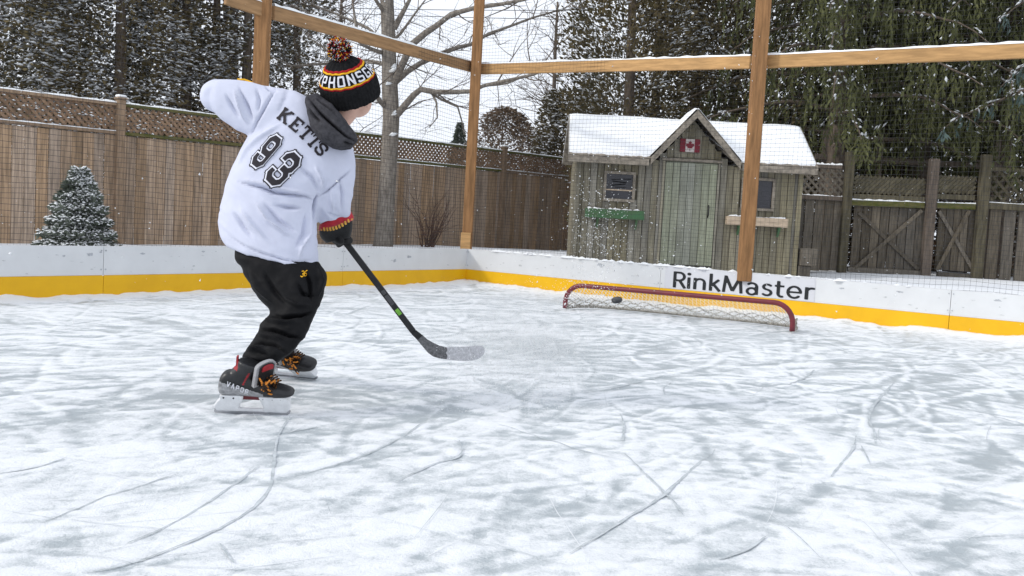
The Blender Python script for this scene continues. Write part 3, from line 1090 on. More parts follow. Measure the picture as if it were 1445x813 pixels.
def lattice_panel(root, a, b, za0, za1, zb0, zb1, nrm, pitch, sw, m, name='lattice', snow=0, dirs=(1, -1), thick=.007):
    """crossed slats clipped to a panel whose bottom runs za0->zb0 and top za1->zb1"""
    mb = MB(); sn = MB()
    u = Vector((b.x - a.x, b.y - a.y, 0)); L = u.length; u.normalize()
    H = za1 - za0
    for lay, sg in enumerate(dirs):
        s = -H
        while s < L:
            # line from (s,0) to (s+H,H) for sg=1, reversed for -1
            q0, q1 = (s, 0.0), (s + H, H)
            t0, t1 = 0.0, 1.0
            if q0[0] < 0: t0 = -q0[0] / H
            if q1[0] > L: t1 = (L - q0[0]) / H
            if t1 - t0 > .08:
                pts = []
                for t in (t0, t1):
                    x, z = q0[0] + H * t, H * t
                    if sg < 0: x = L - x
                    f = x / L
                    z0 = za0 + (zb0 - za0) * f
                    pts.append(Vector((a.x + u.x * x, a.y + u.y * x, z0 + z)) + nrm * (.006 * (1 if lay else -1)))
                d = (pts[1] - pts[0]).normalized(); sd = d.cross(nrm) * sw / 2
                vs = [pts[0] - sd, pts[0] + sd, pts[1] + sd, pts[1] - sd]
                mb.prism([v + nrm * thick / 2 for v in vs], -nrm * thick)
            s += pitch
    o = mb.build(name, m, root)
    o['kind'] = 'stuff'
    if snow:
        for k in range(snow):
            x, z = random.random() * L, random.random() ** 1.1 * H
            f = x / L
            c = Vector((a.x + u.x * x, a.y + u.y * x, za0 + (zb0 - za0) * f + z)) + nrm * .012
            r = random.uniform(.008, .019)
            vs = [c + u * r * 1.6 * math.cos(t) + nrm * r * .8 * math.sin(t) for t in np.linspace(0, 6.283, 6)[:-1]] + [c + Vector((0, 0, r * .9))]
            sn.add(vs, [(i, (i + 1) % 5, 5) for i in range(5)] + [(4, 3, 2, 1, 0)])
        o = sn.build('snow', M['snow_fluff'], root, True); o['kind'] = 'stuff'
    return o


edges = [s0] + post_s + [s1]
for k, (a, b) in enumerate(zip(edges[:-1], edges[1:])):
    a2, b2 = a + (.05 if k else 0), b - (.05 if k < len(edges) - 2 else 0)
    if b2 - a2 < .1: continue
    A, B = fbase(a2), fbase(b2)
    ta, tb = ftop(a2), ftop(b2)
    mb = MB(); mb.bar(Vector((A.x, A.y, ta)), Vector((B.x, B.y, tb)), .085, .038, bev=.004)
    mb.build('top_rail', M['mossy_wood'] if k in (2, 4, 5) else M['fence_post_wood'], fence)
    mb = MB(); mb.bar(Vector((A.x, A.y, ta - LAT)), Vector((B.x, B.y, tb - LAT)), .075, .04, bev=.004)
    mb.build('middle_rail', M['mossy_wood'] if k in (2, 3, 4) else M['fence_post_wood'], fence)
    lattice_panel(fence, A, B, ta - LAT + .02, ta - .02, tb - LAT + .02, tb - .02, fn, .085, .035, M['lattice_wood'], snow=90)
    snow_strip(Vector((A.x, A.y, ta + .0185)), Vector((B.x, B.y, tb + .0185)), .08, .022, fence)
    if k not in (2,):
        snow_strip(Vector((A.x, A.y, ta - LAT + .0195)) + fn * .022, Vector((B.x, B.y, tb - LAT + .0195)) + fn * .022, .03, .014, fence)

# ------------------------------------------------------------------ playhouse shed
SY = 12.35
SN = Vector((0, -1, 0))
SP = Vector((0, SY, 0))
cr_, sr_ = math.cos(ROLL), math.sin(ROLL)


def sp(px, py, y=SY):
    """x,z on the shed's front plane (or a plane parallel to it)"""
    q = on_plane(px, py, Vector((0, y, 0)), SN)
    return q.x, q.z


xl, _ = sp(811, 292); xr, _ = sp(1127, 310)
zb = min(gz(xl, SY), gz(xr, SY)) - .12
_, z_eave = sp(853, 225)
shed = thing('playhouse_shed', 'weathered grey green wooden playhouse with a snowy gabled roof', 'shed', ((xl + xr) / 2, SY, gz((xl + xr) / 2, SY)))
SD = 1.4                          # depth of the house
dx0, dz_top = sp(939, 231); dx1, _ = sp(1012, 236)
dz_top = sp(975, 229)[1]
gx_apex, gz_apex = sp(980, 163)
gxl, gzl = sp(915, 226); gxr, gzr = sp(1040, 233)
zft = (gzl + gzr) / 2
# walls behind the planks
mb = MB()
mb.box(((xl + xr) / 2, SY + SD / 2 + .03, (zb + z_eave) / 2 + .0), (xr - xl - .02, SD, z_eave - zb + .04))
mb.build('wall', M['dark_void'] if False else M['shed_wood'], shed)
# front planks (board and batten), skipping windows and the door
wl0, wz1 = sp(856, 245); wl1, wz0 = sp(891, 282)
wr0, wz3 = sp(1050, 254); wr1, wz2 = sp(1087, 295)
holes = [(wl0, wl1, wz0, wz1), (wr0, wr1, wz2, wz3)]
nb = 33
pw = (xr - xl) / nb
batt = {}


def plank(x0, x1, z0, z1, proud, m=M['shed_wood'], name='plank', par=shed, t=.018):
    mb = MB(); mb.box((0, 0, 0), (x1 - x0, t, z1 - z0), bev=.003)
    me = mb.mesh(name); me.materials.append(m)
    return inst(name, me, par, Matrix.Translation(((x0 + x1) / 2, SY - proud, (z0 + z1) / 2)))


def roof_line(x):
    """underside of the front gable at x, or the eave"""
    if x < gxl or x > gxr: return z_eave
    f = (gx_apex - x) / (gx_apex - gxl) if x < gx_apex else (x - gx_apex) / (gxr - gx_apex)
    return gz_apex - .05 + (zft - gz_apex) * min(f, 1)


for i in range(nb):
    x0, x1 = xl + pw * i + .003, xl + pw * (i + 1) - .003
    xc = (x0 + x1) / 2
    pr = random.choice((.004, .010, .016)) + random.uniform(-.002, .002)
    top = max(min(roof_line(x0), roof_line(x1)), z_eave) - .01
    if dx0 - .01 < xc < dx1 + .01:
        plank(x0, x1, dz_top + .05, top, pr)
        continue
    cut = [h for h in holes if h[0] < x1 and h[1] > x0]
    if cut:
        h = cut[0]
        plank(x0, x1, zb, h[2], pr); plank(x0, x1, h[3], top, pr)
    else:
        plank(x0, x1, zb, top, pr)
# door of boards
door = MB(); door.box(((dx0 + dx1) / 2, SY - .012, (zb + .2 + dz_top) / 2), (dx1 - dx0 - .02, .02, dz_top - zb - .2), bev=.003)
door_o = door.build('door', M['door_wood'], shed)
nd = 7
for i in range(nd):
    a = dx0 + (dx1 - dx0) * i / nd + .003; b = dx0 + (dx1 - dx0) * (i + 1) / nd - .003
    mb = MB(); mb.box(((a + b) / 2, SY - .034 - random.uniform(0, .008), (zb + .2 + dz_top - .012) / 2), (b - a, .018, dz_top - zb - .224), bev=.003)
    mb.build('plank', M['door_wood'], door_o)
hx, hz1 = sp(998.5, 290); _, hz0 = sp(998, 307)
mb = MB(); mb.tube([(hx, SY - .045, hz0), (hx, SY - .085, hz0 + .03), (hx, SY - .085, hz1 - .03), (hx, SY - .045, hz1)], .009, 8)
mb.build('handle', M['iron'], door_o, True)
for (zz, ww) in ((dz_top + .02, .035),):
    mb = MB(); mb.box(((dx0 + dx1) / 2, SY - .045, zz), (dx1 - dx0 + .12, .03, ww), bev=.004); mb.build('door_head', M['shed_trim'], shed)
for xx in (dx0 - .022, dx1 + .022):
    mb = MB(); mb.box((xx, SY - .036, (zb + dz_top) / 2), (.03, .022, dz_top - zb - .004), bev=.004); mb.build('door_jamb', M['shed_wood'], shed)
# corner trim
for xx in (xl + .02, xr - .02):
    mb = MB(); mb.box((xx, SY - .034, (zb + z_eave) / 2), (.06, .026, z_eave - zb - .01), bev=.004); mb.build('corner_board', M['shed_wood'], shed)


def shed_window(x0, x1, z0, z1, bar):
    fr = MB(); w = .035; y = SY - .036
    fr.box(((x0 + x1) / 2, y, z1 + w / 2), (x1 - x0 + 2 * w, .032, w), bev=.003)
    fr.box(((x0 + x1) / 2, y, z0 - w / 2), (x1 - x0 + 2 * w, .040, w), bev=.003)
    for xx in (x0 - w / 2, x1 + w / 2):
        fr.box((xx, y, (z0 + z1) / 2), (w, .030, z1 - z0 - .002), bev=.003)
    win = fr.build('window', M['shed_trim'], shed)
    p = MB(); p.box(((x0 + x1) / 2, SY - .012, (z0 + z1) / 2), (x1 - x0, .006, z1 - z0)); p.build('pane', M['window_glass'], win)
    if bar:
        p = MB(); p.box(((x0 + x1) / 2, SY - .024, z0 + (z1 - z0) * .36), (x1 - x0 - .002, .014, .016)); p.build('glazing_bar', M['bare_board'], win)
        c = MB()
        for k in range(5):   # thin tilted strips on the pane, a little paler than it
            zz = z1 - (z1 - z0) * (.2 + .11 * k)
            c.box(((x0 + x1) / 2 + random.uniform(-.03, .03), SY - .0135, zz), ((x1 - x0) * random.uniform(.4, .8), .003, .012), Matrix.Rotation(random.uniform(-.15, .15), 3, 'Y'))
        c.build('pane_strips', M['strip_dark'], win)


M['strip_dark'] = mat('pane_strip', (.06, .055, .07), .6, .3, 12)
shed_window(wl0, wl1, wz0, wz1, True)
shed_window(wr0, wr1, wz2, wz3, False)


def planter(px0, px1, py0, py1, m, nm, lab):
    (x0, z1), (x1, _) = sp(px0, py0, SY - .12), sp(px1, (py0 + (px1 - px0) * ROLL), SY - .12)
    h = abs(sp(px0, py0, SY - .12)[1] - sp(px0, py1, SY - .12)[1])
    zc = z1 - h / 2
    root = thing('planter_box', lab, 'planter box', ((x0 + x1) / 2, SY - .045, zc))
    y0, y1 = SY - .16, SY - .046
    def pc(name, c, s, mm=m):
        mb = MB(); mb.box(c, s, bev=.004); mb.build(name, mm, root)
    pc('front_board', ((x0 + x1) / 2, y0, zc), (x1 - x0, .022, h))
    pc('base_board', ((x0 + x1) / 2, (y0 + y1) / 2 + .006, zc - h / 2 + .012), (x1 - x0 - .05, y1 - y0 - .02, .02))
    for xx in (x0 + .012, x1 - .012):
        pc('end_board', (xx, (y0 + y1) / 2 + .006, zc), (.02, y1 - y0 - .02, h - .006))
    for f in (.22, .88):
        xx = x0 + (x1 - x0) * f
        mb = MB()
        poly = [Vector((xx, y1, zc - h / 2 - .001)), Vector((xx, y0 + .02, zc - h / 2 - .001)), Vector((xx, y0 + .03, zc - h / 2 - .03)), Vector((xx, y1, zc - h / 2 - .13))]
        mb.prism([p - Vector((.014, 0, 0)) for p in poly], Vector((.028, 0, 0)))
        mb.build('bracket', M['green_paint'], root)
    snow_strip(Vector((x0 + .03, (y0 + y1) / 2, zc + h / 2 - .012)), Vector((x1 - .03, (y0 + y1) / 2, zc + h / 2 - .012)), .08, .03, root)


planter(826, 909, 293.5, 306.5, M['green_paint'], 'g', 'green painted planter box under the left window of the playhouse')
planter(1025.5, 1111, 304.5, 317, M['bare_board'], 'b', 'bare wooden planter box under the right window of the playhouse')

# roof: two slabs front and back, gable over the door, snow, fascias
ye, yr = SY - .20, SY + .62
re0, ze0 = sp(802, 220, ye); re1, ze1 = sp(1154, 239, ye)
rr0, zr0 = sp(810.5, 166, yr); rr1, zr1 = sp(1132, 183, yr)
ze, zr = (ze0 + ze1) / 2 + .0, (zr0 + zr1) / 2
e0, e1 = Vector((re0, ye, ze)), Vector((re1, ye, ze))
r0, r1 = Vector((re0 + .02, yr, zr)), Vector((re1 - .02, yr, zr))
b0, b1 = Vector((re0, 2 * yr - ye, ze)), Vector((re1, 2 * yr - ye, ze))


def slab(name, q, t, m, par, lift=0.0, sub=0):
    n = (q[1] - q[0]).cross(q[3] - q[0]).normalized()
    if n.z < 0: n = -n
    mb = MB(); mb.prism([p + n * lift for p in q], n * t)
    return mb.build(name, m, par)


def snow_slab(q, t, par, edge_j=.02, nx=48, ny=16, cut=None):
    """lumpy blanket of snow over a roof quad q = eave0, eave1, ridge1, ridge0"""
    n = (q[1] - q[0]).cross(q[3] - q[0]).normalized()
    if n.z < 0: n = -n
    V, Fs, ok = [], [], []
    for i in range(nx + 1):
        for j in range(ny + 1):
            u, v = i / nx, j / ny
            p = (q[0] * (1 - u) + q[1] * u) * (1 - v) + (q[3] * (1 - u) + q[2] * u) * v
            e = min(u * nx / 2, (1 - u) * nx / 2, v * ny / 1.6, 1.0)
            hgt = t * (.25 + .75 * e ** .5) * (.72 + .56 * float(fbm(np.array([p.x * 3.0]), np.array([p.y * 3.0]), 17, 3)[0]))
            if j == 0: p = p + (q[0] - q[3]).normalized() * random.uniform(-.012, .022)
            V.append(p + n * hgt)
    base = len(V)
    for i in range(nx):
        for j in range(ny):
            a = i * (ny + 1) + j
            Fs.append((a, a + ny + 1, a + ny + 2, a + 1))
    if cut: Fs = [f for f in Fs if not cut(sum((V[k] for k in f), Vector()) / 4)]
    # close the border down onto the roof
    from collections import Counter
    ec = Counter()
    for f in Fs:
        for k in range(4):
            ec[tuple(sorted((f[k], f[(k + 1) % 4])))] += 1
    for f in list(Fs):
        for k in range(4):
            a, b = f[k], f[(k + 1) % 4]
            if ec[tuple(sorted((a, b)))] == 1:
                V += [V[a] - n * t * .9, V[b] - n * t * .9]
                Fs.append((b, a, len(V) - 2, len(V) - 1))
    me = bpy.data.meshes.new('roof_snow'); me.from_pydata(V, [], Fs); me.update()
    return link('roof_snow', me, par, M['snow_fluff'], True)


vl, vr, vt = Vector((gxl + .03, ye, ze)), Vector((gxr - .03, ye, ze)), Vector((gx_apex, yr, zr))
vl2, vr2 = Vector((gxl + .03, ye, ze)), Vector((gxr - .03, ye, ze))
roof = slab('roof', [e0, vl, vt, r0], .035, M['shed_trim'], shed)
slab('roof', [vr, e1, r1, vt], .035, M['shed_trim'], shed)
slab('roof', [b0, b1, r1, r0], .035, M['shed_trim'], shed)
UP3 = Vector((0, 0, .03))
snow_slab([e0 + UP3, vl + UP3, vt + UP3, r0 + UP3], .030, shed, nx=34)
snow_slab([vr + UP3, e1 + UP3, r1 + UP3, vt + UP3], .030, shed, nx=34)
snow_slab([b0 + Vector((0, 0, .03)), b1 + Vector((0, 0, .03)), r1 + Vector((0, 0, .03)), r0 + Vector((0, 0, .03))], .030, shed)
# fascia boards left and right of the gable
for a, b in ((re0, gxl - .02), (gxr + .02, re1)):
    mb = MB(); mb.box(((a + b) / 2, ye - .012, ze - .032), (b - a, .022, .085), bev=.004); mb.build('fascia', M['shed_trim'], shed)
    mb = MB(); mb.box(((a + b) / 2, (ye + SY) / 2 + .03, ze - .045), (b - a, SY - ye - .05, .012)); mb.build('soffit', M['shed_trim'], shed)
# side gables of the house
for xx, sx in ((xl + .01, 1), (xr - .01, -1)):
    mb = MB(); mb.prism([Vector((xx, SY + .03, z_eave)), Vector((xx, 2 * yr - SY - .05, z_eave)), Vector((xx, yr, zr - .03))], Vector((.02 * sx, 0, 0)))
    mb.build('gable_wall', M['shed_wood'], shed)
# front gable (dormer over the door) and its rake boards
yg = SY - .23
apx = Vector((gx_apex, yg, gz_apex + .0))
fl, fr_ = Vector((gxl, yg, zft - .02)), Vector((gxr, yg, zft - .02))
back = Vector((0, yr - yg, 0))
for foot in (fl, fr_):
    d = (apx - foot).normalized()
    mb = MB(); mb.prism([foot, apx, apx + Vector((0, 0, -.105)), foot + Vector((0, 0, -.105))] if False else [foot + Vector((0, 0, .045)), apx + Vector((0, 0, .045)), apx + Vector((0, 0, -.055)), foot + Vector((0, 0, -.055))], Vector((0, .024, 0)))
    mb.build('rake_board', M['shed_trim'], shed)
    q = [foot + Vector((0, .025, .045)), foot + Vector((0, .025, .045)) + back, apx + Vector((0, .025, .045)) + back, apx + Vector((0, .025, .045))]
    slab('roof', q, .02, M['shed_trim'], shed)
    snow_slab([q[0] + Vector((0, 0, .015)), q[1] + Vector((0, 0, .015)), q[2] + Vector((0, 0, .015)), q[3] + Vector((0, 0, .015))], .035, shed, nx=16, ny=14)
mb = MB(); mb.prism([Vector((gxl + .1, SY + .0, z_eave - .02)), Vector((gxr - .1, SY + .0, z_eave - .02)), Vector((gx_apex, SY + .0, gz_apex - .06))], Vector((0, .02, 0)))
mb.build('gable_wall', M['shed_wood'], shed)

# painted flag plaque in the gable
(fx0, fz1), (fx1, _), (_, fz0) = sp(960.5, 195.5, SY - .05), sp(988.5, 196, SY - .05), sp(961, 214, SY - .05)
plaque = thing('flag_plaque', 'small red and white maple leaf plaque above the playhouse door', 'plaque', ((fx0 + fx1) / 2, SY - .03, (fz0 + fz1) / 2))
w3 = (fx1 - fx0)
for (a, b, m, nm) in ((0, .27, M['flag_red'], 'red_band'), (.27, .73, M['flag_white'], 'white_field'), (.73, 1, M['flag_red'], 'red_band')):
    mb = MB(); mb.box((fx0 + w3 * (a + b) / 2, SY - .040, (fz0 + fz1) / 2), (w3 * (b - a) - .001, .016, fz1 - fz0), bev=.001); mb.build(nm, m, plaque)
leaf = [(0, 1), (.15, .72), (.36, .82), (.27, .35), (.5, .52), (.56, .4), (.9, .46), (.8, .16), (.92, .06), (.5, -.28), (.55, -.5), (.06, -.44), (.06, -.95)]
leaf = leaf + [(-x, y) for x, y in leaf[::-1] if x > 0]
mb = MB(); c = Vector(((fx0 + fx1) / 2, SY - .0495, (fz0 + fz1) / 2 - .004)); r = (fz1 - fz0) * .40
mb.prism([c + Vector((x * r * .92, 0, y * r)) for x, y in leaf], Vector((0, .003, 0)))
mb.build('leaf_emblem', M['flag_red'], plaque)

# step beside the shed
st = at(1139, 372, SY - .1)
step_o = thing('wooden_step', 'weathered two block wooden step beside the right wall of the playhouse', 'step', (st.x, st.y, gz(st.x, st.y)))
(xa, za), (xb, zc_) = sp(1127, 350, SY - .1), sp(1153, 376, SY - .1)
mb = MB(); mb.box(((xa + xb) / 2 + .02, SY + .05, (za + zc_) / 2), (xb - xa - .04, .3, abs(za - zc_)), bev=.008); mb.build('block', M['old_wood'], step_o)
mb = MB(); mb.box(((xa + xb) / 2 - .02, SY + .07, zc_ - .08), ((xb - xa) * .62, .26, .158), bev=.008); mb.build('block', M['old_wood'], step_o)

# ------------------------------------------------------------------ back fence and gate on the right
GY = 14.0
GN = Vector((0, -1, 0))


def gp(px, py, y=GY): return sp(px, py, y)


def piece(name, px0, py0, px1, py1, m, par, y=GY, t=.025, bev=.004):
    """upright board: px0/px1 across at its middle, py0 top, py1 bottom"""
    pm_ = (py0 + py1) / 2
    lean = (pm_ - py0) * .074
    x0, _ = gp(px0, pm_, y); x1, _ = gp(px1, pm_, y)
    xm = (px0 + px1) / 2
    _, zt = gp(xm + lean, py0, y); _, z0 = gp(xm - lean, py1, y)
    mb = MB(); mb.box((0, 0, 0), (x1 - x0, t, zt - z0), bev=bev)
    me = mb.mesh(name); me.materials.append(m)
    return inst(name, me, par, Matrix.Translation(((x0 + x1) / 2, y, (zt + z0) / 2)))


def rail(name, px0, py0, px1, py1, hpx, m, par, y=GY, t=.05, snow=0):
    (x0, z0), (x1, z1) = gp(px0, py0, y), gp(px1, py1, y)
    h = hpx * y / F
    mb = MB(); mb.bar((x0, y, z0), (x1, y, z1), t, h, bev=.004); o = mb.build(name, m, par)
    if snow: snow_strip(Vector((x0, y, z0 + h / 2 - .002)), Vector((x1, y, z1 + h / 2 - .002)), t * .9, snow, par)
    return o


gc = gp(1290, 380)
fence_l = thing('wooden_fence', 'short dark fence with lattice top between playhouse and gate', 'fence', (gp(1160, 375)[0], GY, gz(gp(1160, 375)[0], GY)))
x = 1120
while x < 1187:
    piece('plank', x, 279, x + 12.5, 382, M['old_wood'], fence_l, GY + random.uniform(0, .04)); x += 13.5
rail('rail', 1120, 277, 1188, 281, 6, M['red_brown_wood'], fence_l, GY - .03, snow=.016)
rail('rail', 1120, 233, 1188, 236, 5, M['red_brown_wood'], fence_l, GY - .03, snow=.03)
a, b = gp(1120, 0)[0], gp(1188, 0)[0]
(xa, z0), (xb, z1) = gp(1120, 274), gp(1188, 277); (_, z2), (_, z3) = gp(1120, 236), gp(1188, 239)
lattice_panel(fence_l, Vector((xa, GY - .03, 0)), Vector((xb, GY - .03, 0)), z0, z2, z1, z3, GN, .115, .035, M['old_wood'])

gate = thing('wooden_gate', 'weathered double wooden gate with crossed braces beside the playhouse', 'gate', (gc[0], GY, gz(gc[0], GY)))
for side, (ga, gb) in enumerate(((1202, 1303), (1322, 1375))):
    n = 8 if side == 0 else 5
    for i in range(n):
        w = (gb - ga) / n
        piece('plank', ga + w * i, 290 + .05 * w * i, ga + w * (i + 1) - .8, 381 + .06 * w * i, M['old_wood'], gate, GY + .02 + random.uniform(0, .012))
def gbrace(pxa, pya, pxb, pyb, y):
    (x0, z0), (x1, z1) = gp(pxa, pya, y), gp(pxb, pyb, y)
    mb = MB(); mb.bar((x0, y, z0), (x1, y, z1), .03, .085, bev=.004, up=(0, -1, 0)) if False else mb.bar((x0, y, z0), (x1, y, z1), .020, .055, up=Vector((-(z1 - z0), 0, x1 - x0)).normalized(), bev=.004)
    mb.build('brace', M['old_wood'], gate)
gbrace(1212, 300, 1296, 381, GY - .010); gbrace(1301, 297, 1206, 379, GY - .038)
gbrace(1368, 297, 1322, 381, GY - .038); gbrace(1325, 298, 1372, 379, GY - .010)
rail('rail', 1200, 286, 1304, 290, 8, M['mossy_wood'], gate, GY - .022, .05, snow=.022)
rail('rail', 1321, 290, 1376, 292, 8, M['mossy_wood'], gate, GY - .022, .05, snow=.018)
rail('rail', 1196, 380, 1303, 386, 7, M['old_wood'], gate, GY - .022, .05, snow=.0)
rail('rail', 1322, 387, 1378, 391, 6, M['old_wood'], gate, GY - .022, .05)
# slatted header above the gate
header = thing('gate_header', 'slanting slat screen fixed above the wooden gate', 'screen', (gc[0], GY, gp(1290, 262)[1]))
for (pa, pb, dr_) in ((1204, 1304, 1), (1321, 1375, 1)):
    (xa, z0), (xb, z1) = gp(pa, 272), gp(pb, 272 + (pb - pa) * .055); (_, z2), (_, z3) = gp(pa, 247), gp(pb, 247 + (pb - pa) * .055)
    u0, u1 = Vector((xa, GY, 0)), Vector((xb, GY, 0))
    L = xb - xa; H = z2 - z0; s = -H
    while s < L:
        t0 = max(0, -s / H); t1 = min(1, (L - s) / H)
        if t1 - t0 > .15:
            p0 = Vector((xa + s + H * t0, GY, z0 + H * t0)); p1 = Vector((xa + s + H * t1, GY, z0 + H * t1))
            mb = MB(); mb.bar(p0, p1, .014, .042, up=Vector((-1, 0, 1)).normalized()); mb.build('slat', M['old_post'], header)
        s += .066
    rail('rail', pa, 277, pb, 277 + (pb - pa) * .045, 7, M['old_post'], header, GY - .016, .04)
def gpost(pxm, py0, py1, wpx, m, lab, y=GY - .05):
    pm_ = (py0 + py1) / 2
    x0, _ = gp(pxm, pm_, y); _, zt = gp(pxm, py0, y); _, z0 = gp(pxm, py1, y)
    o = thing('gate_post', lab, 'post', (x0, y, z0), 'posts of the wooden gate')
    w = wpx * y / F
    mb = MB(); mb.box((x0, y, (zt + z0) / 2 - .04), (w, .1, zt - z0 + .08), bev=.008); mb.build('timber', m, o)
gpost(1194, 214, 378, 12, M['old_post'], 'mossy post at the left side of the gate')
gpost(1312, 224, 388, 13, M['red_brown_wood'], 'reddish brown post in the middle of the gate')
gpost(1385, 218, 395, 14, M['old_post'], 'tall mossy post at the right side of the gate')
fence_r = thing('wooden_fence', 'grey fence with open diamond lattice at the right picture edge', 'fence', (gp(1440, 390)[0], GY, gz(gp(1440, 390)[0], GY)))
x = 1393
k = 0
while x < 1560:
    piece('plank', x, 295 + (x - 1393) * .05, x + 16, 396 + (x - 1393) * .06, M['old_wood'], fence_r, GY + (.0 if k % 2 else .03)); x += 20.5; k += 1
rail('rail', 1392, 290, 1560, 300, 9, M['old_post'], fence_r, GY - .045, .04, snow=.012)
rail('rail', 1392, 238, 1560, 247, 5, M['old_post'], fence_r, GY - .045, .04, snow=.0)
(xa, z0), (xb, z1) = gp(1392, 286), gp(1560, 295); (_, z2), (_, z3) = gp(1392, 240), gp(1560, 249)
lattice_panel(fence_r, Vector((xa, GY - .04, 0)), Vector((xb, GY - .04, 0)), z0, z2, z1, z3, GN, .17, .04, M['old_post'])
# timber rail of the neighbour's trellis behind the gate
YT = 15.2
tr = thing('trellis_rail', 'brown timber trellis rail seen above the gate under the drooping boughs', 'trellis', (gp(1280, 228, YT)[0], YT, gz(gp(1280, 228, YT)[0], YT)))
rail('rail', 1150, 221, 1412, 236, 8, M['red_brown_wood'], tr, YT, .05)
piece('post', 1157, 185, 1164, 330, M['red_brown_wood'], tr, YT + .06, .08); piece('post', 1234, 190, 1241, 340, M['red_brown_wood'], tr, YT + .06, .08)
piece('post', 1398, 190, 1405, 350, M['red_brown_wood'], tr, YT + .06, .08)
# ------------------------------------------------------------------ trees and shrubs (arrays of small faces)
def unit(a):
    return a / (np.linalg.norm(a, axis=-1, keepdims=True) + 1e-9)


def leaves(P, Dn, Ln, Wd, bend=.15):
    """kite-shaped leaf sprays: base P, direction Dn, length Ln, half width Wd"""
    n = len(P)
    r = rng.normal(size=(n, 3))
    s = unit(np.cross(Dn, r)); up = np.cross(s, Dn)
    Ln = Ln[:, None]; Wd = Wd[:, None]
    a = P
    b = P + Dn * Ln * .45 + s * Wd + up * Ln * bend * .4
    c = P + Dn * Ln
    d = P + Dn * Ln * .45 - s * Wd + up * Ln * bend * .4
    V = np.stack([a, b, c, d], 1).reshape(-1, 3)
    Q = np.arange(4 * n).reshape(n, 4)
    return V, Q


def lumps(P, R, flat=.5, dirn=None):
    """snow lumps: five-sided low domes, long along dirn"""
    n = len(P)
    if dirn is None:
        t = rng.random(n) * 6.283
        dirn = np.stack([np.cos(t), np.sin(t), rng.normal(size=n) * .2 - .1], 1)
    dirn = unit(dirn)
    up = np.tile(np.array([0, 0, 1.0]), (n, 1))
    s = unit(np.cross(dirn, up)); u = np.cross(s, dirn)
    R = R[:, None]
    el = (1.0 + .9 * rng.random(n))[:, None]
    c = [P - dirn * R * el, P + s * R * .7, P + dirn * R * el, P - s * R * .7, P + u * R * flat, P - u * R * flat * .4]
    V = np.stack(c, 1).reshape(-1, 3)
    base = np.arange(n)[:, None, None] * 6
    T = np.array([[0, 3, 4], [3, 2, 4], [2, 1, 4], [1, 0, 4], [3, 0, 5], [2, 3, 5], [1, 2, 5], [0, 1, 5]])[None]
    return V, (base + T).reshape(-1, 3)


def crown_from(name, V, Q, m, root):
    me = np_mesh(name, V, Q)
    o = link(name, me, root, m)
    if name == 'snow': o['kind'] = 'stuff'
    return o


def trunk(root, base, h, r, m, lean=(0, 0), name='trunk'):
    mb = MB()
    pts, rad = [], []
    for k in range(9):
        t = k / 8
        pts.append(Vector(base) + Vector((lean[0] * t * h + .05 * math.sin(t * 5), lean[1] * t * h, t * h - .15)))
        rad.append(r * (1 - .75 * t) * (1.25 if k == 0 else 1))
    mb.tube(pts, rad, 9)
    return mb.build(name, m, root, True)


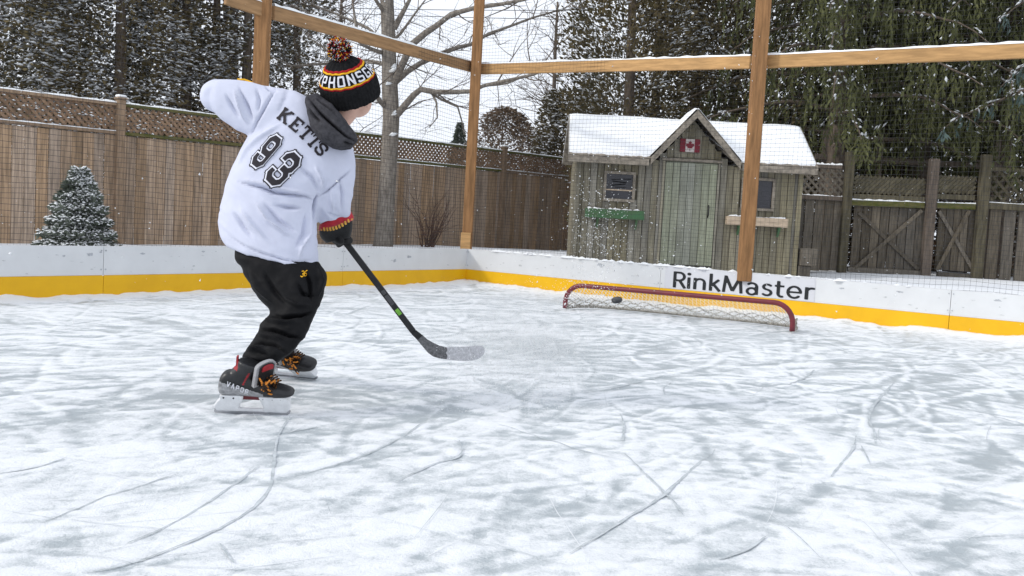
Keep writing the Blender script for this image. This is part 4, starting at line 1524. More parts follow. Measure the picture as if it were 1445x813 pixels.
def cedar(px, d, h, r, n, label, name='cedar_tree', m='cedar_leaf', snow=.12, lo=.02, gap=.42, trunk_r=.14, lean=(0, 0), profile=None, size=(.055, .14), group=None,
          ssize=(.018, .055), seed=0, hole=None, cat='tree', up=.25):
    p = at(px, 340, d)
    base = Vector((p.x, p.y, gz(p.x, p.y)))
    root = thing(name, label, cat, base, group)
    trunk(root, base, h * .92, trunk_r, M['dark_bark'], lean)
    n = int(n * 1.45)
    N = int(n * 2.6)
    t = lo + (1 - lo) * rng.random(N) ** 1.15
    th = rng.random(N) * 6.2832
    prof = profile if profile else (lambda t: np.minimum(1, (1.02 - t) * 1.9) ** .8 * (.8 + .2 * np.sin(t * 9 + seed)))
    R = r * prof(t) * (.82 + .36 * vn(th * 2.2 + seed, t * h * 1.1, 300 + seed))
    fr = rng.random(N) ** .42
    rr = R * fr
    P = np.stack([rr * np.cos(th), rr * np.sin(th), t * h], 1)
    # clumps: keep where a 3-d-ish noise is high
    cl = vn(P[:, 0] * 2.1 + P[:, 2] * .8 + seed, P[:, 1] * 2.1 - P[:, 2] * 1.7, 400 + seed) * .6 + vn(P[:, 0] * 4.6 - P[:, 2] * 2.2, P[:, 1] * 4.6 + P[:, 2] * 3.6, 500 + seed) * .4
    ok = cl > gap + .12 * (rng.random(N) - .5)
    if hole is not None: ok &= ~hole(P, base)
    P, th, fr = P[ok][:n], th[ok][:n], fr[ok][:n]
    P += np.array(lean)[None, :].repeat(len(P), 0) @ np.eye(2, 3) * P[:, 2:3]
    n = len(P)
    W = P + np.array(base)
    out = np.stack([np.cos(th), np.sin(th), np.full(n, up)], 1) + rng.normal(size=(n, 3)) * .45
    D = unit(out)
    Ln = size[0] + (size[1] - size[0]) * rng.random(n)
    V, Q = leaves(W, D, Ln, Ln * (.16 + .14 * rng.random(n)))
    crown_from('crown', V, Q, M[m], root)
    k = int(n * snow * .62)
    vis = np.where(fr > .55)[0]
    cw = vn(P[vis, 0] * 1.6 + P[vis, 2] * .7 + seed, P[vis, 1] * 1.6 - P[vis, 2] * 2.1, 600 + seed) * .6 + vn(P[vis, 0] * 4 + seed, P[vis, 2] * 5, 610 + seed) * .4
    vis = vis[cw > np.quantile(cw, .45 if cat == 'tree' else .08)]
    idx = rng.choice(vis, min(k, len(vis)), replace=False)
    Ps = W[idx] + D[idx] * Ln[idx, None] * .5 + np.array([0, 0, .02])
    V, T = lumps(Ps, ssize[0] + (ssize[1] - ssize[0]) * rng.random(len(Ps)) ** 1.3, .45, D[idx] * np.array([1, 1, .4]) + np.array([.0, 0, -.1]))
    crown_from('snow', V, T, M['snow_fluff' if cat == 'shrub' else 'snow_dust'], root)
    return root


# tall conifers behind the left fence
tall = lambda t: np.clip(1.25 - t * .55, 0, 1) * np.clip(t * 30 + .4, 0, 1)
FG = 'conifers behind the left fence'
cedar(-95, 15.4, 8.0, 2.3, 15000, 'dense snowy conifer at the far left behind the fence, cut by the picture edge', 'conifer_tree', snow=.62, profile=tall, gap=.40, group=FG, seed=1, ssize=(.018, .072), up=.1)
cedar(62, 17.0, 8.5, 2.3, 17000, 'dense snowy conifer left of the first fence post, second from the left edge', 'conifer_tree', 'cedar_leaf_b', snow=.58, profile=tall, gap=.42, group=FG, seed=2, ssize=(.018, .072), up=.1)
cedar(160, 16.2, 8.2, 1.35, 12000, 'dense dark conifer right above the first capped fence post', 'conifer_tree', snow=.50, profile=tall, gap=.42, group=FG, seed=3, ssize=(.02, .06), up=.1)
cedar(-20, 20.5, 9, 2.6, 12000, 'background conifer filling the gap between the two leftmost trees', 'conifer_tree', 'cedar_leaf_b', snow=.45, profile=tall, gap=.38, group=FG, seed=4, ssize=(.02, .06))
cedar(85, 21.0, 9, 2.3, 10000, 'background conifer standing behind the tree above the capped fence post', 'conifer_tree', 'cedar_leaf_b', snow=.45, profile=tall, gap=.38, group=FG, seed=5, ssize=(.02, .06))
thin = lambda t: (.35 + .65 * sstep(.12, .5, t)) * np.clip(1.5 - t * .7, 0, 1)
cedar(252, 17.2, 8.5, 1.3, 6000, 'thin conifer with bare lower trunk just left of the raised sleeve', 'conifer_tree', snow=.65, profile=thin, gap=.57, trunk_r=.14, group=FG, seed=6, ssize=(.018, .072), lo=.1)
cedar(318, 18.5, 8.8, 1.25, 5500, 'thin conifer with bare trunk left of the left netting post', 'conifer_tree', 'cedar_leaf_b', snow=.65, profile=thin, gap=.57, trunk_r=.15, group=FG, seed=7, ssize=(.018, .072), lo=.08)
cedar(356, 21.0, 9, 1.4, 6500, 'conifer trunk and boughs directly behind the left netting post', 'conifer_tree', 'cedar_leaf_b', snow=.5, profile=thin, gap=.57, trunk_r=.14, group=FG, seed=8, ssize=(.018, .072), lo=.06)
cedar(408, 18.8, 7.2, .95, 7000, 'dense conifer between the left netting post and the knitted hat', 'conifer_tree', snow=.45, profile=lambda t: np.clip(1.3 - t * .8, 0, 1) * np.clip(.5 + t * 2, 0, 1), gap=.40, trunk_r=.13, group=FG, seed=9, ssize=(.02, .06))
# extra bare trunks in the gappy stretch
for k, (px, d, r) in enumerate(((238, 18.5, .10), (289, 18.0, .12), (303, 19.5, .085), (333, 17.6, .13))):
    p = at(px, 340, d); b = Vector((p.x, p.y, gz(p.x, p.y)))
    lab = ['slim dark bare trunk standing at the left end of the sky gaps', 'dark bare trunk in the middle of the sky gaps', 'thinnest dark trunk seen among the sky gaps left of the sleeve', 'thick dark trunk just left of the raised elbow'][k]
    o = thing('dead_tree', lab, 'tree', b, 'bare trunks behind the left fence')
    trunk(o, b, 8.0, r, M['dark_bark'], (random.uniform(-.02, .03), 0))
    mb = MB()
    for j in range(26):
        z = random.uniform(1.2, 6.5); a = random.random() * 6.28; L = random.uniform(.4, 1.3)
        p0 = b + Vector((0, 0, z)); dd = Vector((math.cos(a), math.sin(a) * .6, random.uniform(-.2, .5)))
        mb.tube([p0, p0 + dd * L * .5 + Vector((0, 0, -.03)), p0 + dd * L], [.022, .014, .005], 4, False)
    mb.build('branch', M['dark_bark'], o)['kind'] = 'stuff'

# evergreen wall behind the shed
col = lambda t: np.clip(1.35 - t * .6, 0, 1) * np.clip(.75 + t, 0, 1)
EG = 'evergreens behind the playhouse'
cedar(872, 16.2, 7.6, 1.15, 17000, 'broad cedar behind the left half of the playhouse roof', 'cedar_tree', snow=.16, profile=col, gap=.33, group=EG, seed=11, size=(.05, .12), up=.7)
cedar(965, 17.0, 7.8, 1.15, 14000, 'tall cedar rising behind the playhouse gable', 'cedar_tree', snow=.14, profile=col, gap=.34, group=EG, seed=12, size=(.05, .12), up=.7)
cedar(1052, 16.4, 7.8, 1.2, 15000, 'tall cedar behind the timber post in front of the playhouse', 'cedar_tree', snow=.13, profile=col, gap=.33, group=EG, seed=13, size=(.05, .12), up=.7)
cedar(910, 19.5, 8.5, 1.7, 9000, 'farther cedar showing between the two left cedars over the roof', 'cedar_tree', 'cedar_leaf_b', snow=.06, profile=col, gap=.3, group=EG, seed=14, up=.7)
cedar(1020, 20.0, 8.5, 1.7, 9000, 'farther cedar showing between the two right cedars over the roof', 'cedar_tree', 'cedar_leaf_b', snow=.06, profile=col, gap=.3, group=EG, seed=15, up=.7)
cedar(800, 21.5, 3.6, 1.25, 8500, 'low snowy evergreen left of the playhouse roof', 'evergreen_shrub', snow=.30, profile=lambda t: np.clip(1.35 - t, 0, 1) ** .7, gap=.38, group=None, seed=16, ssize=(.02, .06), cat='shrub')
# brown leafless thicket and the far small spruce
cedar(703, 24, 3.5, 1.35, 9000, 'brown leafy shrub behind the fence right of the corner post', 'brown_shrub', 'brown_leaf', snow=.10, profile=lambda t: np.sqrt(np.clip(1 - t ** 2.2, 0, 1)), gap=.46, seed=17, cat='shrub', size=(.05, .12), trunk_r=.06)
cedar(755, 24, 3.0, 1.2, 5000, 'lower brown shrub next to the snowy evergreen left of the playhouse', 'brown_shrub', 'brown_leaf', snow=.14, profile=lambda t: np.sqrt(np.clip(1 - t ** 2.2, 0, 1)), gap=.46, seed=18, cat='shrub', size=(.05, .12), trunk_r=.06)
cone = lambda t: (1.03 - t) * (.75 + .25 * (np.abs(((t * 11) % 1) - .5) * 2))
cedar(641, 30, 3.75, 1.05, 5000, 'small far spruce left of the corner post above the fence', 'spruce_tree', 'small_spruce_leaf', snow=.18, profile=cone, gap=.25, seed=19, trunk_r=.06, size=(.06, .14), ssize=(.02, .045))
cedar(690, 29, 2.9, .8, 3000, 'second far spruce half hidden by the corner post', 'spruce_tree', 'small_spruce_leaf', snow=.1, profile=cone, gap=.25, seed=20, trunk_r=.06, size=(.06, .14), ssize=(.02, .045))
# potted-size spruce by the left boards
pq = at(113, 345, 8.9)
_gz = gz(pq.x, pq.y)
cedar(111, 8.9, at(120, 243, 8.9).z - _gz, .38, 8500, 'small snowy cone shaped spruce behind the left boards', 'small_spruce', 'small_spruce_leaf', snow=1.0,
      profile=lambda t: (1.05 - t) ** .8 * (.86 + .14 * np.sin(t * 40)), gap=.20, seed=21, trunk_r=.025, size=(.03, .085), ssize=(.007, .024), cat='shrub', up=.35)

# thicket behind the gate
for k, (px, d, h, r, lab, m, gap) in enumerate((
        (1215, 17.6, 3.3, 1.3, 'rusty leaved thicket behind the gate on the left', 'rust_leaf', .30),
        (1320, 17.9, 3.5, 1.4, 'dark thicket behind the middle gate post', 'brown_leaf', .30),
        (1430, 17.5, 3.4, 1.5, 'dark snowy thicket behind the lattice at the right edge', 'cedar_leaf_b', .30),
        (1140, 18.2, 3.2, 1.2, 'dark thicket behind the right end of the playhouse roof', 'cedar_leaf_b', .30))):
    cedar(px, d, h, r, 7000, lab, 'thicket', m, snow=.05 if k != 2 else .14, profile=lambda t: np.clip(1.3 - t, 0, 1) ** .5, gap=gap, seed=30 + k, cat='shrub', trunk_r=.05)


# ------------------------------------------------------------------ drooping spruces on the right
def drooper(px, d, h, label, limbs, leaf, n_per, snowf=.5, group=None, az=None, seed=0, zmin=1.7, hang=(.25, .75)):
    p = at(px, 340, d)
    base = Vector((p.x, p.y, gz(p.x, p.y)))
    root = thing('drooping_spruce', label, 'tree', base, group)
    trunk(root, base, h, .2, M['dark_bark'])
    lm = MB(); LP, LD, LL_, LW = [], [], [], []; SPp, SR, SDr = [], [], []
    for k in range(limbs):
        z = zmin + (h - zmin - .4) * (k / limbs) ** .85
        a = az(k) if az else (k * 2.4 + random.uniform(-.3, .3))
        L = random.uniform(.75, 1.1) * (3.3 - 1.6 * z / h)
        pts = []
        for j in range(11):
            t = j / 10
            pts.append(base + Vector((math.cos(a) * L * t, math.sin(a) * L * t, z + .25 * math.sin(t * 2.2) - .75 * t * t + .03 * random.uniform(-1, 1))))
        lm.tube(pts, [.045 * (1 - .85 * j / 10) for j in range(11)], 5, False)
        for _ in range(n_per):
            t = random.uniform(.12, 1.0)
            f = t * 10; i = min(int(f), 9); q = pts[i].lerp(pts[i + 1], f - i)
            side = Vector((-math.sin(a), math.cos(a), 0)) * random.gauss(0, .28) * (1.1 - .5 * t)
            q = q + side + Vector((0, 0, -abs(side.length) * .25))
            Hn = random.uniform(*hang) * (1.1 - .35 * t)
            sway = Vector((random.gauss(0, .05), random.gauss(0, .05), 0))
            m_ = max(5, int(Hn / .045))
            for j in range(m_):
                u = j / m_
                pp = q + Vector((0, 0, -Hn * u)) + sway * u
                dd = Vector((random.gauss(0, .38), random.gauss(0, .38), -1)).normalized()
                LP.append(pp); LD.append(dd); LL_.append(random.uniform(.07, .15)); LW.append(random.uniform(.010, .022))
            if random.random() < snowf * .5:
                SPp.append(q + Vector((0, 0, .01 - Hn * random.random() * .3))); SR.append(random.uniform(.015, .05)); SDr.append((random.gauss(0, .4), random.gauss(0, .4), -.5))
        for _ in range(int(22 * snowf)):
            t = random.uniform(.1, 1); f = t * 10; i = min(int(f), 9)
            q = pts[i].lerp(pts[i + 1], f - i)
            SPp.append(q + Vector((random.gauss(0, .03), random.gauss(0, .03), .025))); SR.append(random.uniform(.022, .05)); SDr.append(tuple(pts[i + 1] - pts[i]))
    lm.build('limb', M['dark_bark'], root, True)['kind'] = 'stuff'
    V, Q = leaves(np.array([tuple(v) for v in LP]), np.array([tuple(v) for v in LD]), np.array(LL_), np.array(LW))
    crown_from('crown', V, Q, M[leaf], root)
    V, T = lumps(np.array([tuple(v) for v in SPp]), np.array(SR) * .85, .5, np.array(SDr))
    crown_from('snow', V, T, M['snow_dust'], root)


DG = 'drooping spruces over the gate'
drooper(1165, 15.2, 6.6, 'drooping dark spruce whose boughs hang over the playhouse roof', 44, 'spruce_leaf', 52, .9, DG, seed=1, zmin=2.1)
drooper(1285, 15.9, 7.0, 'drooping green spruce hanging above the gate', 46, 'spruce_leaf', 52, .35, DG, seed=2, zmin=2.2, hang=(.3, .9))
drooper(1400, 15.4, 7.0, 'drooping green spruce above the right gate post', 44, 'spruce_leaf', 52, .45, DG, seed=3, zmin=2.3, hang=(.3, .9))
drooper(1500, 17.5, 7.2, 'farther drooping spruce cut by the right picture edge', 40, 'spruce_leaf', 40, .5, DG, seed=5, zmin=2.0)
drooper(1230, 18.6, 7.4, 'farther dark spruce filling the gap behind the two nearer drooping spruces', 40, 'spruce_leaf', 40, .5, DG, seed=6, zmin=2.0)
drooper(1350, 18.8, 7.4, 'farther dark spruce between the gate spruces near the picture top', 40, 'spruce_leaf', 40, .5, DG, seed=7, zmin=2.0)
drooper(1600, 12.4, 4.9, 'blue green spruce with snowy boughs reaching in from the right edge', 26, 'blue_spruce_leaf', 26, 1.6, None, seed=4, zmin=2.6, hang=(.08, .25))

# ------------------------------------------------------------------ the bare maple by the fence
TD = 14.4


def tp(px, py, dd=0.0): return at(px, py, TD + dd)


b0_ = tp(541, 346); maple = thing('bare_tree', 'bare grey barked tree with snow in its forks in front of the fence', 'tree', (b0_.x, b0_.y, gz(b0_.x, b0_.y)))
mb = MB()
tr_px = [(540, 352, 17), (541, 340, 14.5), (544, 300, 13.5), (547, 255, 13), (550, 205, 12.6), (552, 165, 12.8), (550, 120, 12.2), (549, 80, 11), (548, 45, 10.6), (546, 0, 10.2), (543, -60, 9), (545, -130, 7)]
mb.tube([tp(x, y) for x, y, r in tr_px], [.92 * r * TD / F for x, y, r in tr_px], 14)
mb.build('trunk', M['bark'], maple, True)
limbs_px = [  # polyline (px,py,depth offset), start radius px
    ([(556, 40, 0), (566, 22, -.1), (578, 0, -.2), (590, -40, -.3)], 4.6),
    ([(556, 118, 0), (566, 95, -.2), (581, 63, -.4), (600, 47, -.5), (615, 37, -.6), (637, 20, -.7), (671, 11, -.8), (707, 6, -.9), (738, 0, -1.0), (790, -14, -1.2)], 5.6),
    ([(556, 118, .1), (575, 101, .3), (594, 89, .5), (627, 74, .7), (646, 67, .9), (664, 63, 1.0), (689, 48, 1.2), (720, 37, 1.4), (752, 25, 1.6), (790, 14, 1.8)], 4.6),
    ([(553, 168, 0), (562, 160, -.1), (572, 148, -.2), (584, 134, -.3), (594, 126, -.4), (615, 130, -.5), (640, 130, -.6), (664, 129, -.7), (683, 121, -.8), (714, 114, -1.0), (754, 105, -1.2), (780, 92, -1.3)], 5.4),
    ([(604, 128, -.4), (622, 140, -.3), (646, 151, -.2), (652, 172, -.1), (655, 190, -.1)], 2.2),
    ([(609, 130, -.4), (616, 145, -.5), (617, 166, -.6), (606, 180, -.7)], 1.9),
    ([(683, 121, -.8), (715, 118, -.6), (740, 108, -.5), (764, 100, -.4)], 1.8),
    ([(546, 152, 0), (536, 143, -.2), (529, 130, -.4), (524, 112, -.6), (512, 100, -.8)], 4.2),
    ([(543, 92, 0), (530, 88, .2), (515, 89, .4), (500, 82, .6), (470, 78, .9)], 2.6),
    ([(541, 75, 0), (528, 71, -.2), (513, 64, -.4), (498, 52, -.6), (470, 34, -1.0), (440, 20, -1.4), (410, 6, -1.7)], 3.2),
    ([(503, 40, -.5), (500, 20, -.5), (497, 0, -.5), (494, -30, -.5)], 2.2),
    ([(541, 90, .2), (518, 86, .8), (480, 89, 1.4), (445, 91, 2.0), (411, 93, 2.4), (392, 84, 2.6), (378, 78, 2.8)], 3.2),
    ([(542, 60, .2), (520, 40, .6), (480, 22, 1.2), (450, 10, 1.6), (420, -4, 2.0)], 2.8),
    ([(470, 78, 1.0), (455, 66, 1.2), (435, 53, 1.4), (425, 38, 1.6)], 2.2),
    ([(544, 20, 0), (530, 0, -.3), (515, -30, -.6)], 3.4),
    ([(551, 60, 0), (565, 48, .4), (585, 20, .8), (600, 0, 1.1), (612, -25, 1.4)], 2.4),
]
lm = MB(); tw = MB(); snowP, snowR, snowD = [], [], []


def twig(p, d, L, r, lev):
    n = 4
    pts = [p]
    dd = d.copy()
    for j in range(n):
        dd = (dd + Vector((random.gauss(0, .16), random.gauss(0, .16), random.gauss(.03, .14)))).normalized()
        pts.append(pts[-1] + dd * L / n)
    tw.tube(pts, [r * (1 - .75 * j / n) for j in range(n + 1)], 4 if lev < 2 else 3, False)
    if lev < 3:
        for _ in range(3 if lev == 1 else 2):
            j = random.randint(1, n)
            nd = (dd + Vector((random.gauss(0, .7), random.gauss(0, .5), random.gauss(.1, .6)))).normalized()
            twig(pts[j], nd, L * random.uniform(.4, .7), r * .55, lev + 1)


for pl, r0_ in limbs_px:
    pts = [tp(*q) for q in pl]
    n = len(pts)
    lm.tube(pts, [(r0_ * (1 - .72 * i / (n - 1))) * TD / F for i in range(n)], 8, False)
    for i in range(n - 1):
        seg = pts[i + 1] - pts[i]
        for _ in range(max(1, int(seg.length / .14))):
            q = pts[i].lerp(pts[i + 1], random.random())
            d = (seg.normalized() * .6 + Vector((random.gauss(0, .6), random.gauss(0, .5), random.gauss(.05, .6)))).normalized()
            if random.random() < .62: twig(q, d, random.uniform(.3, .95), (.3 + .12 * r0_) * .013, 1)
        k = int(seg.length / .05)
        for j in range(k):
            if random.random() < .6:
                q = pts[i].lerp(pts[i + 1], j / k); rr = (r0_ * (1 - .72 * (i + .5) / (n - 1))) * TD / F
                snowP.append(tuple(q + Vector((0, 0, rr * .85)))); snowR.append(max(.014, rr * .62)); snowD.append(tuple(seg))
for (x, y, r) in ((557, 100, 7), (556, 94, 5), (534, 141, 5), (558, 160, 6), (555, 190, 5), (548, 118, 4)):
    for _ in range(5):
        snowP.append(tuple(tp(x + random.uniform(-2, 2), y + random.uniform(-2, 2), -.12))); snowR.append(r * TD / F * .8); snowD.append((1, 0, .3))
lm.build('branch', M['bark'], maple, True)
tw.build('twigs', M['twig'], maple)['kind'] = 'stuff'
V, T = lumps(np.array(snowP), np.array(snowR), .6, np.array(snowD))
crown_from('snow', V, T, M['snow_fluff'], maple)

# second, farther leafless tree that puts fine twigs across the sky on the right of the corner post
for (px, d, h, lab, nn) in ((770, 27, 7.2, 'far leafless twiggy tree against the sky left of the cedars', 60), (470, 26, 7.5, 'far leafless tree with fine twigs behind the knitted hat', 60)):
    p = at(px, 340, d); b = Vector((p.x, p.y, gz(p.x, p.y)))
    o = thing('leafless_tree', lab, 'tree', b)
    trunk(o, b, h, .12, M['twig'])
    tw = MB()
    for k in range(nn):
        z = random.uniform(.3, .95) * h; a = random.random() * 6.283
        twig(b + Vector((0, 0, z)), Vector((math.cos(a), math.sin(a), random.uniform(.2, .9))).normalized(), random.uniform(.9, 2.2) * (1.25 - z / h), .018, 1)
    tw.build('branches', M['twig'], o)['kind'] = 'stuff'

# leafless little shrub by the corner
pS = at(604, 345, 15.0); bS = Vector((pS.x, pS.y, gz(pS.x, pS.y)))
shr = thing('bare_shrub', 'small leafless reddish shrub left of the corner post', 'shrub', bS)
tw = MB()
for k in range(26):
    a = random.random() * 6.283
    twig(bS + Vector((random.uniform(-.12, .12), random.uniform(-.1, .1), 0)), Vector((math.cos(a) * .35, math.sin(a) * .3, 1)).normalized(), random.uniform(.35, .95), .010, 2)
tw.build('stems', mat('shrub_stem', (.10, .06, .045), .9, .3, 9), shr)['kind'] = 'stuff'

# service wires
for k, (a, b) in enumerate((((640, 10), (860, 17)), ((640, 0), (860, 3)))):
    mb = MB(); p, q = at(*a, 32), at(*b, 32)
    p = p + (p - q) * 3; q = q + (q - p) * .4
    mb.tube([p.lerp(q, t) + Vector((0, 0, -.35 * math.sin(math.pi * t))) for t in np.linspace(0, 1, 16)], .012, 5)
    o = mb.build('overhead_wire', M['wire'])
    tag(o, ['lower thin overhead wire crossing the sky right of the corner post', 'upper thin overhead wire at the picture top right of the corner post'][k], 'wire', 'overhead wires')
# ------------------------------------------------------------------ low goal
gl_, gr_ = on_z(797, 438), on_z(1117.5, 471)
gdir = (gr_ - gl_).normalized(); GWd = (gr_ - gl_).length
gback = Vector((-gdir.y, gdir.x, 0))
if gback.dot(gl_ - CAMP) < 0: gback = -gback
g_top = on_plane(1105, 428, gr_, gback).z
goal = thing('hockey_goal', 'low wide red pipe goal with white cord net on the ice', 'goal', (gl_ + gr_) / 2)
pr_ = .023
gzi = .022
rc = .17
pts = [gl_ + Vector((0, 0, gzi)), gl_ + Vector((0, 0, g_top - rc - .02))]
for k in range(8):
    a = math.pi / 2 * k / 7
    pts.append(gl_ + gdir * (rc - rc * math.cos(a)) + Vector((0, 0, g_top - rc + rc * math.sin(a))))
for k in range(1, 8): pts.append(gl_ + gdir * (rc + (GWd - 2 * rc) * k / 8) + Vector((0, 0, g_top)))
for k in range(8):
    a = math.pi / 2 * (1 - k / 7)
    pts.append(gr_ - gdir * (rc - rc * math.cos(a)) + Vector((0, 0, g_top - rc + rc * math.sin(a))))
pts += [gr_ + Vector((0, 0, g_top - rc - .02)), gr_ + Vector((0, 0, gzi))]
mb = MB(); mb.tube(pts, pr_, 14)
front = mb.build('front_frame', M['goal_red'], goal, True)
# base pipe sweeping back
GD = .52
bp = []
for k in range(25):
    a = math.pi * k / 24
    bp.append((gl_ + gr_) / 2 - gdir * (GWd / 2 - .01) * math.copysign(abs(math.cos(a)) ** .45, math.cos(a)) + gback * GD * math.sin(a) ** .5 + Vector((0, 0, .03)))
mb = MB(); mb.tube(bp, .016, 8); mb.build('base_frame', M['goal_skirt'], goal, True)
# cord net between the top pipe and the base pipe: diamonds
top_line, bot_line = [], []
NS = 150


def along(line, t):
    f = t * (len(line) - 1); i = min(int(f), len(line) - 2)
    return line[i].lerp(line[i + 1], f - i)


def dense(line, n=240):
    L = [0]
    for a, b in zip(line[:-1], line[1:]): L.append(L[-1] + (b - a).length)
    out = []
    for k in range(n + 1):
        s = L[-1] * k / n
        i = max(j for j in range(len(L)) if L[j] <= s + 1e-9); i = min(i, len(line) - 2)
        out.append(line[i].lerp(line[i + 1], (s - L[i]) / max(L[i + 1] - L[i], 1e-9)))
    return out


td, bd = dense(pts[1:-1]), dense(bp)


def npnt(u, v):
    a, b = along(td, u), along(bd, u)
    p = a.lerp(b, v)
    return p + Vector((0, 0, -.035 * math.sin(math.pi * v) * math.sin(math.pi * u))) + gback * .03 * math.sin(math.pi * v)


mb = MB()
NU, NVv = 66, 9
for sg in (1, -1):
    for k in range(-NVv, NU + NVv):
        ln = []
        for j in range(NVv * 2 + 1):
            v = j / (NVv * 2); u = (k + sg * v * NVv * .55) / NU
            if 0 <= u <= 1: ln.append(npnt(u, v) + gback * (.002 * sg))
        if len(ln) > 2: mb.tube(ln, .0026, 4, False)
o = mb.build('cord_net', M['goal_cord'], goal); o['kind'] = 'stuff'
# bunched cord along the base
mb = MB()
for lay in range(4):
    ln = [p + Vector((0, 0, .012 + .018 * lay + .014 * math.sin(i * .9 + lay * 2) + random.uniform(-.006, .006))) - gback * random.uniform(-.01, .03) for i, p in enumerate(dense(bp, 110))]
    mb.tube(ln, .0050, 5, False)
mb.build('net_skirt', M['goal_skirt'], goal)['kind'] = 'stuff'

# ------------------------------------------------------------------ puck in the net mouth
pc = at(870.5, 423.5, 7.4)
M['puck'] = mat('puck_rubber', (.022, .024, .028), .32, .2, 30, spec=.5)
puck = thing('puck', 'black puck tilted in the air in front of the goal net', 'puck', pc)
Rp = Matrix.Rotation(.28, 3, 'Y') @ Matrix.Rotation(-.42, 3, 'X')
Rp = Matrix.Rotation(-.22, 3, 'Y') @ Matrix.Rotation(.30, 3, 'X')
prof = [(0, .0127), (.033, .0127), (.0375, .009), (.0381, .004), (.0381, -.004), (.0375, -.009), (.033, -.0127), (0, -.0127)]
mb = MB(); n = 28; vs, fs = [], []
for r, z in prof:
    for k in range(n):
        a = 2 * math.pi * k / n
        rr = r + (.0006 * (k % 2) if abs(z) <= .004 else 0)
        vs.append(pc + Rp @ Vector((rr * math.cos(a) * 1.15, rr * math.sin(a) * 1.15, z * 1.15)))
for i in range(len(prof) - 1):
    for k in range(n): fs.append((i * n + k, i * n + (k + 1) % n, (i + 1) * n + (k + 1) % n, (i + 1) * n + k))
mb.add(vs, fs)
bm = bmesh.new(); me = mb.mesh('disc'); bm.from_mesh(me); bmesh.ops.remove_doubles(bm, verts=bm.verts, dist=1e-5); bmesh.ops.recalc_face_normals(bm, faces=bm.faces); bm.to_mesh(me); bm.free()
link('disc', me, puck, M['puck'], True)

# ------------------------------------------------------------------ falling snow and the spray off the shot
def chips(P, R, name, m, label, cat):
    n = len(P)
    T = unit(rng.normal(size=(n, 4, 3))) * R[:, None, None] * (.6 + .8 * rng.random((n, 4, 1)))
    V = (P[:, None, :] + T).reshape(-1, 3)
    Fq_ = (np.arange(n)[:, None, None] * 4 + np.array([[0, 1, 2], [0, 2, 3], [0, 3, 1], [1, 3, 2]])[None]).reshape(-1, 3)
    return tag(link(name, np_mesh(name, V, Fq_), None, m), label, cat, None, 'stuff')


def cone_pts(n, px, py, dep, spx, spy, sd):
    d = np.clip(rng.normal(dep, sd, n), 2.2, 13)
    x = rng.normal(px, spx, n); y = rng.normal(py, spy, n)
    return np.array([tuple(at(a, b, c)) for a, b, c in zip(x, y, d)])


n = 900
d = 2.5 + 10 * rng.random(n) ** .7
P = np.array([tuple(at(rng.uniform(-80, 1530), rng.uniform(-40, 520), q)) for q in d])
P = P[P[:, 2] > .05]
chips(P, rng.uniform(.0035, .0075, len(P)), 'falling_snow', M['snow_fluff'], 'sparse snowflakes drifting down over the rink and yard', 'snow')
Pa = cone_pts(1000, 842, 335, 8.0, 26, 48, .5); Pb = cone_pts(420, 815, 415, 8.0, 20, 18, .4); Pc = cone_pts(260, 880, 380, 7.6, 70, 55, .8)
P = np.concatenate([Pa, Pb, Pc]); P = P[P[:, 2] > .03]
chips(P, rng.uniform(.003, .011, len(P)) * (.5 + .5 * rng.random(len(P))), 'ice_chips', M['snow_fluff'], 'burst of ice chips thrown up beside the left goal post', 'snow')
# fine powder hanging over the ice where the stick swept
Pm = []
for _ in range(62000):
    t = rng.random()
    px = 735 + 62 * rng.normal(); dd = 5.3 + .9 * rng.normal()
    zz = .02 + abs(rng.normal()) * .11
    p = on_z(px, 500, 0)
    q = at(px, 480, max(3.6, dd)); Pm.append((q.x, q.y, zz))
Pm = np.array(Pm)
chips(Pm, rng.uniform(.0010, .0032, len(Pm)), 'snow_powder', M['snow_fluff'], 'pale puff of powder snow above the ice beyond the stick blade', 'snow')
# ------------------------------------------------------------------ the player
RC = ROT.to_3x3()
VIEW = lambda p: (Vector(p) - CAMP).normalized()


def cr(vals, t):
    """Catmull-Rom over a list of tuples"""
    n = len(vals) - 1
    f = t * n; i = min(int(f), n - 1); u = f - i
    p0, p1, p2, p3 = (np.array(vals[max(i - 1, 0)], float), np.array(vals[i], float), np.array(vals[i + 1], float), np.array(vals[min(i + 2, n)], float))
    return .5 * ((2 * p1) + (p2 - p0) * u + (2 * p0 - 5 * p1 + 4 * p2 - p3) * u * u + (3 * p1 - p0 - 3 * p2 + p3) * u ** 3)


def loft(sections, n=40, steps=8, ex=2.3):
    """sections: (Lx,Ly,Rx,Ry,depth,half thickness): closed body through outline pairs measured in the photograph"""
    mb = MB()
    m = (len(sections) - 1) * steps
    for k in range(m + 1):
        lx, ly, rx, ry, d, th, dip = cr([tuple(q) + (0,) * (7 - len(q)) for q in sections], k / m)
        L, R = at(lx, ly, d), at(rx, ry, d)
        c = (L + R) / 2; a = (R - L) / 2
        b = VIEW(c) * th
        for j in range(n):
            t = 2 * math.pi * j / n
            ct, st = math.cos(t), math.sin(t)
            ct = math.copysign(abs(ct) ** (2 / ex), ct); st = math.copysign(abs(st) ** (2 / ex), st)
            mb.v.append(tuple(c + a * ct + b * st + Vector((0, 0, dip * st * d / F))))
    for k in range(m):
        for j in range(n):
            mb.f.append((k * n + j, k * n + (j + 1) % n, (k + 1) * n + (j + 1) % n, (k + 1) * n + j)); mb.m.append(0)
    for e, rev in ((0, True), (m * n, False)):
        q = tuple(e + j for j in range(n)); mb.f.append(q[::-1] if rev else q); mb.m.append(0)
    return mb


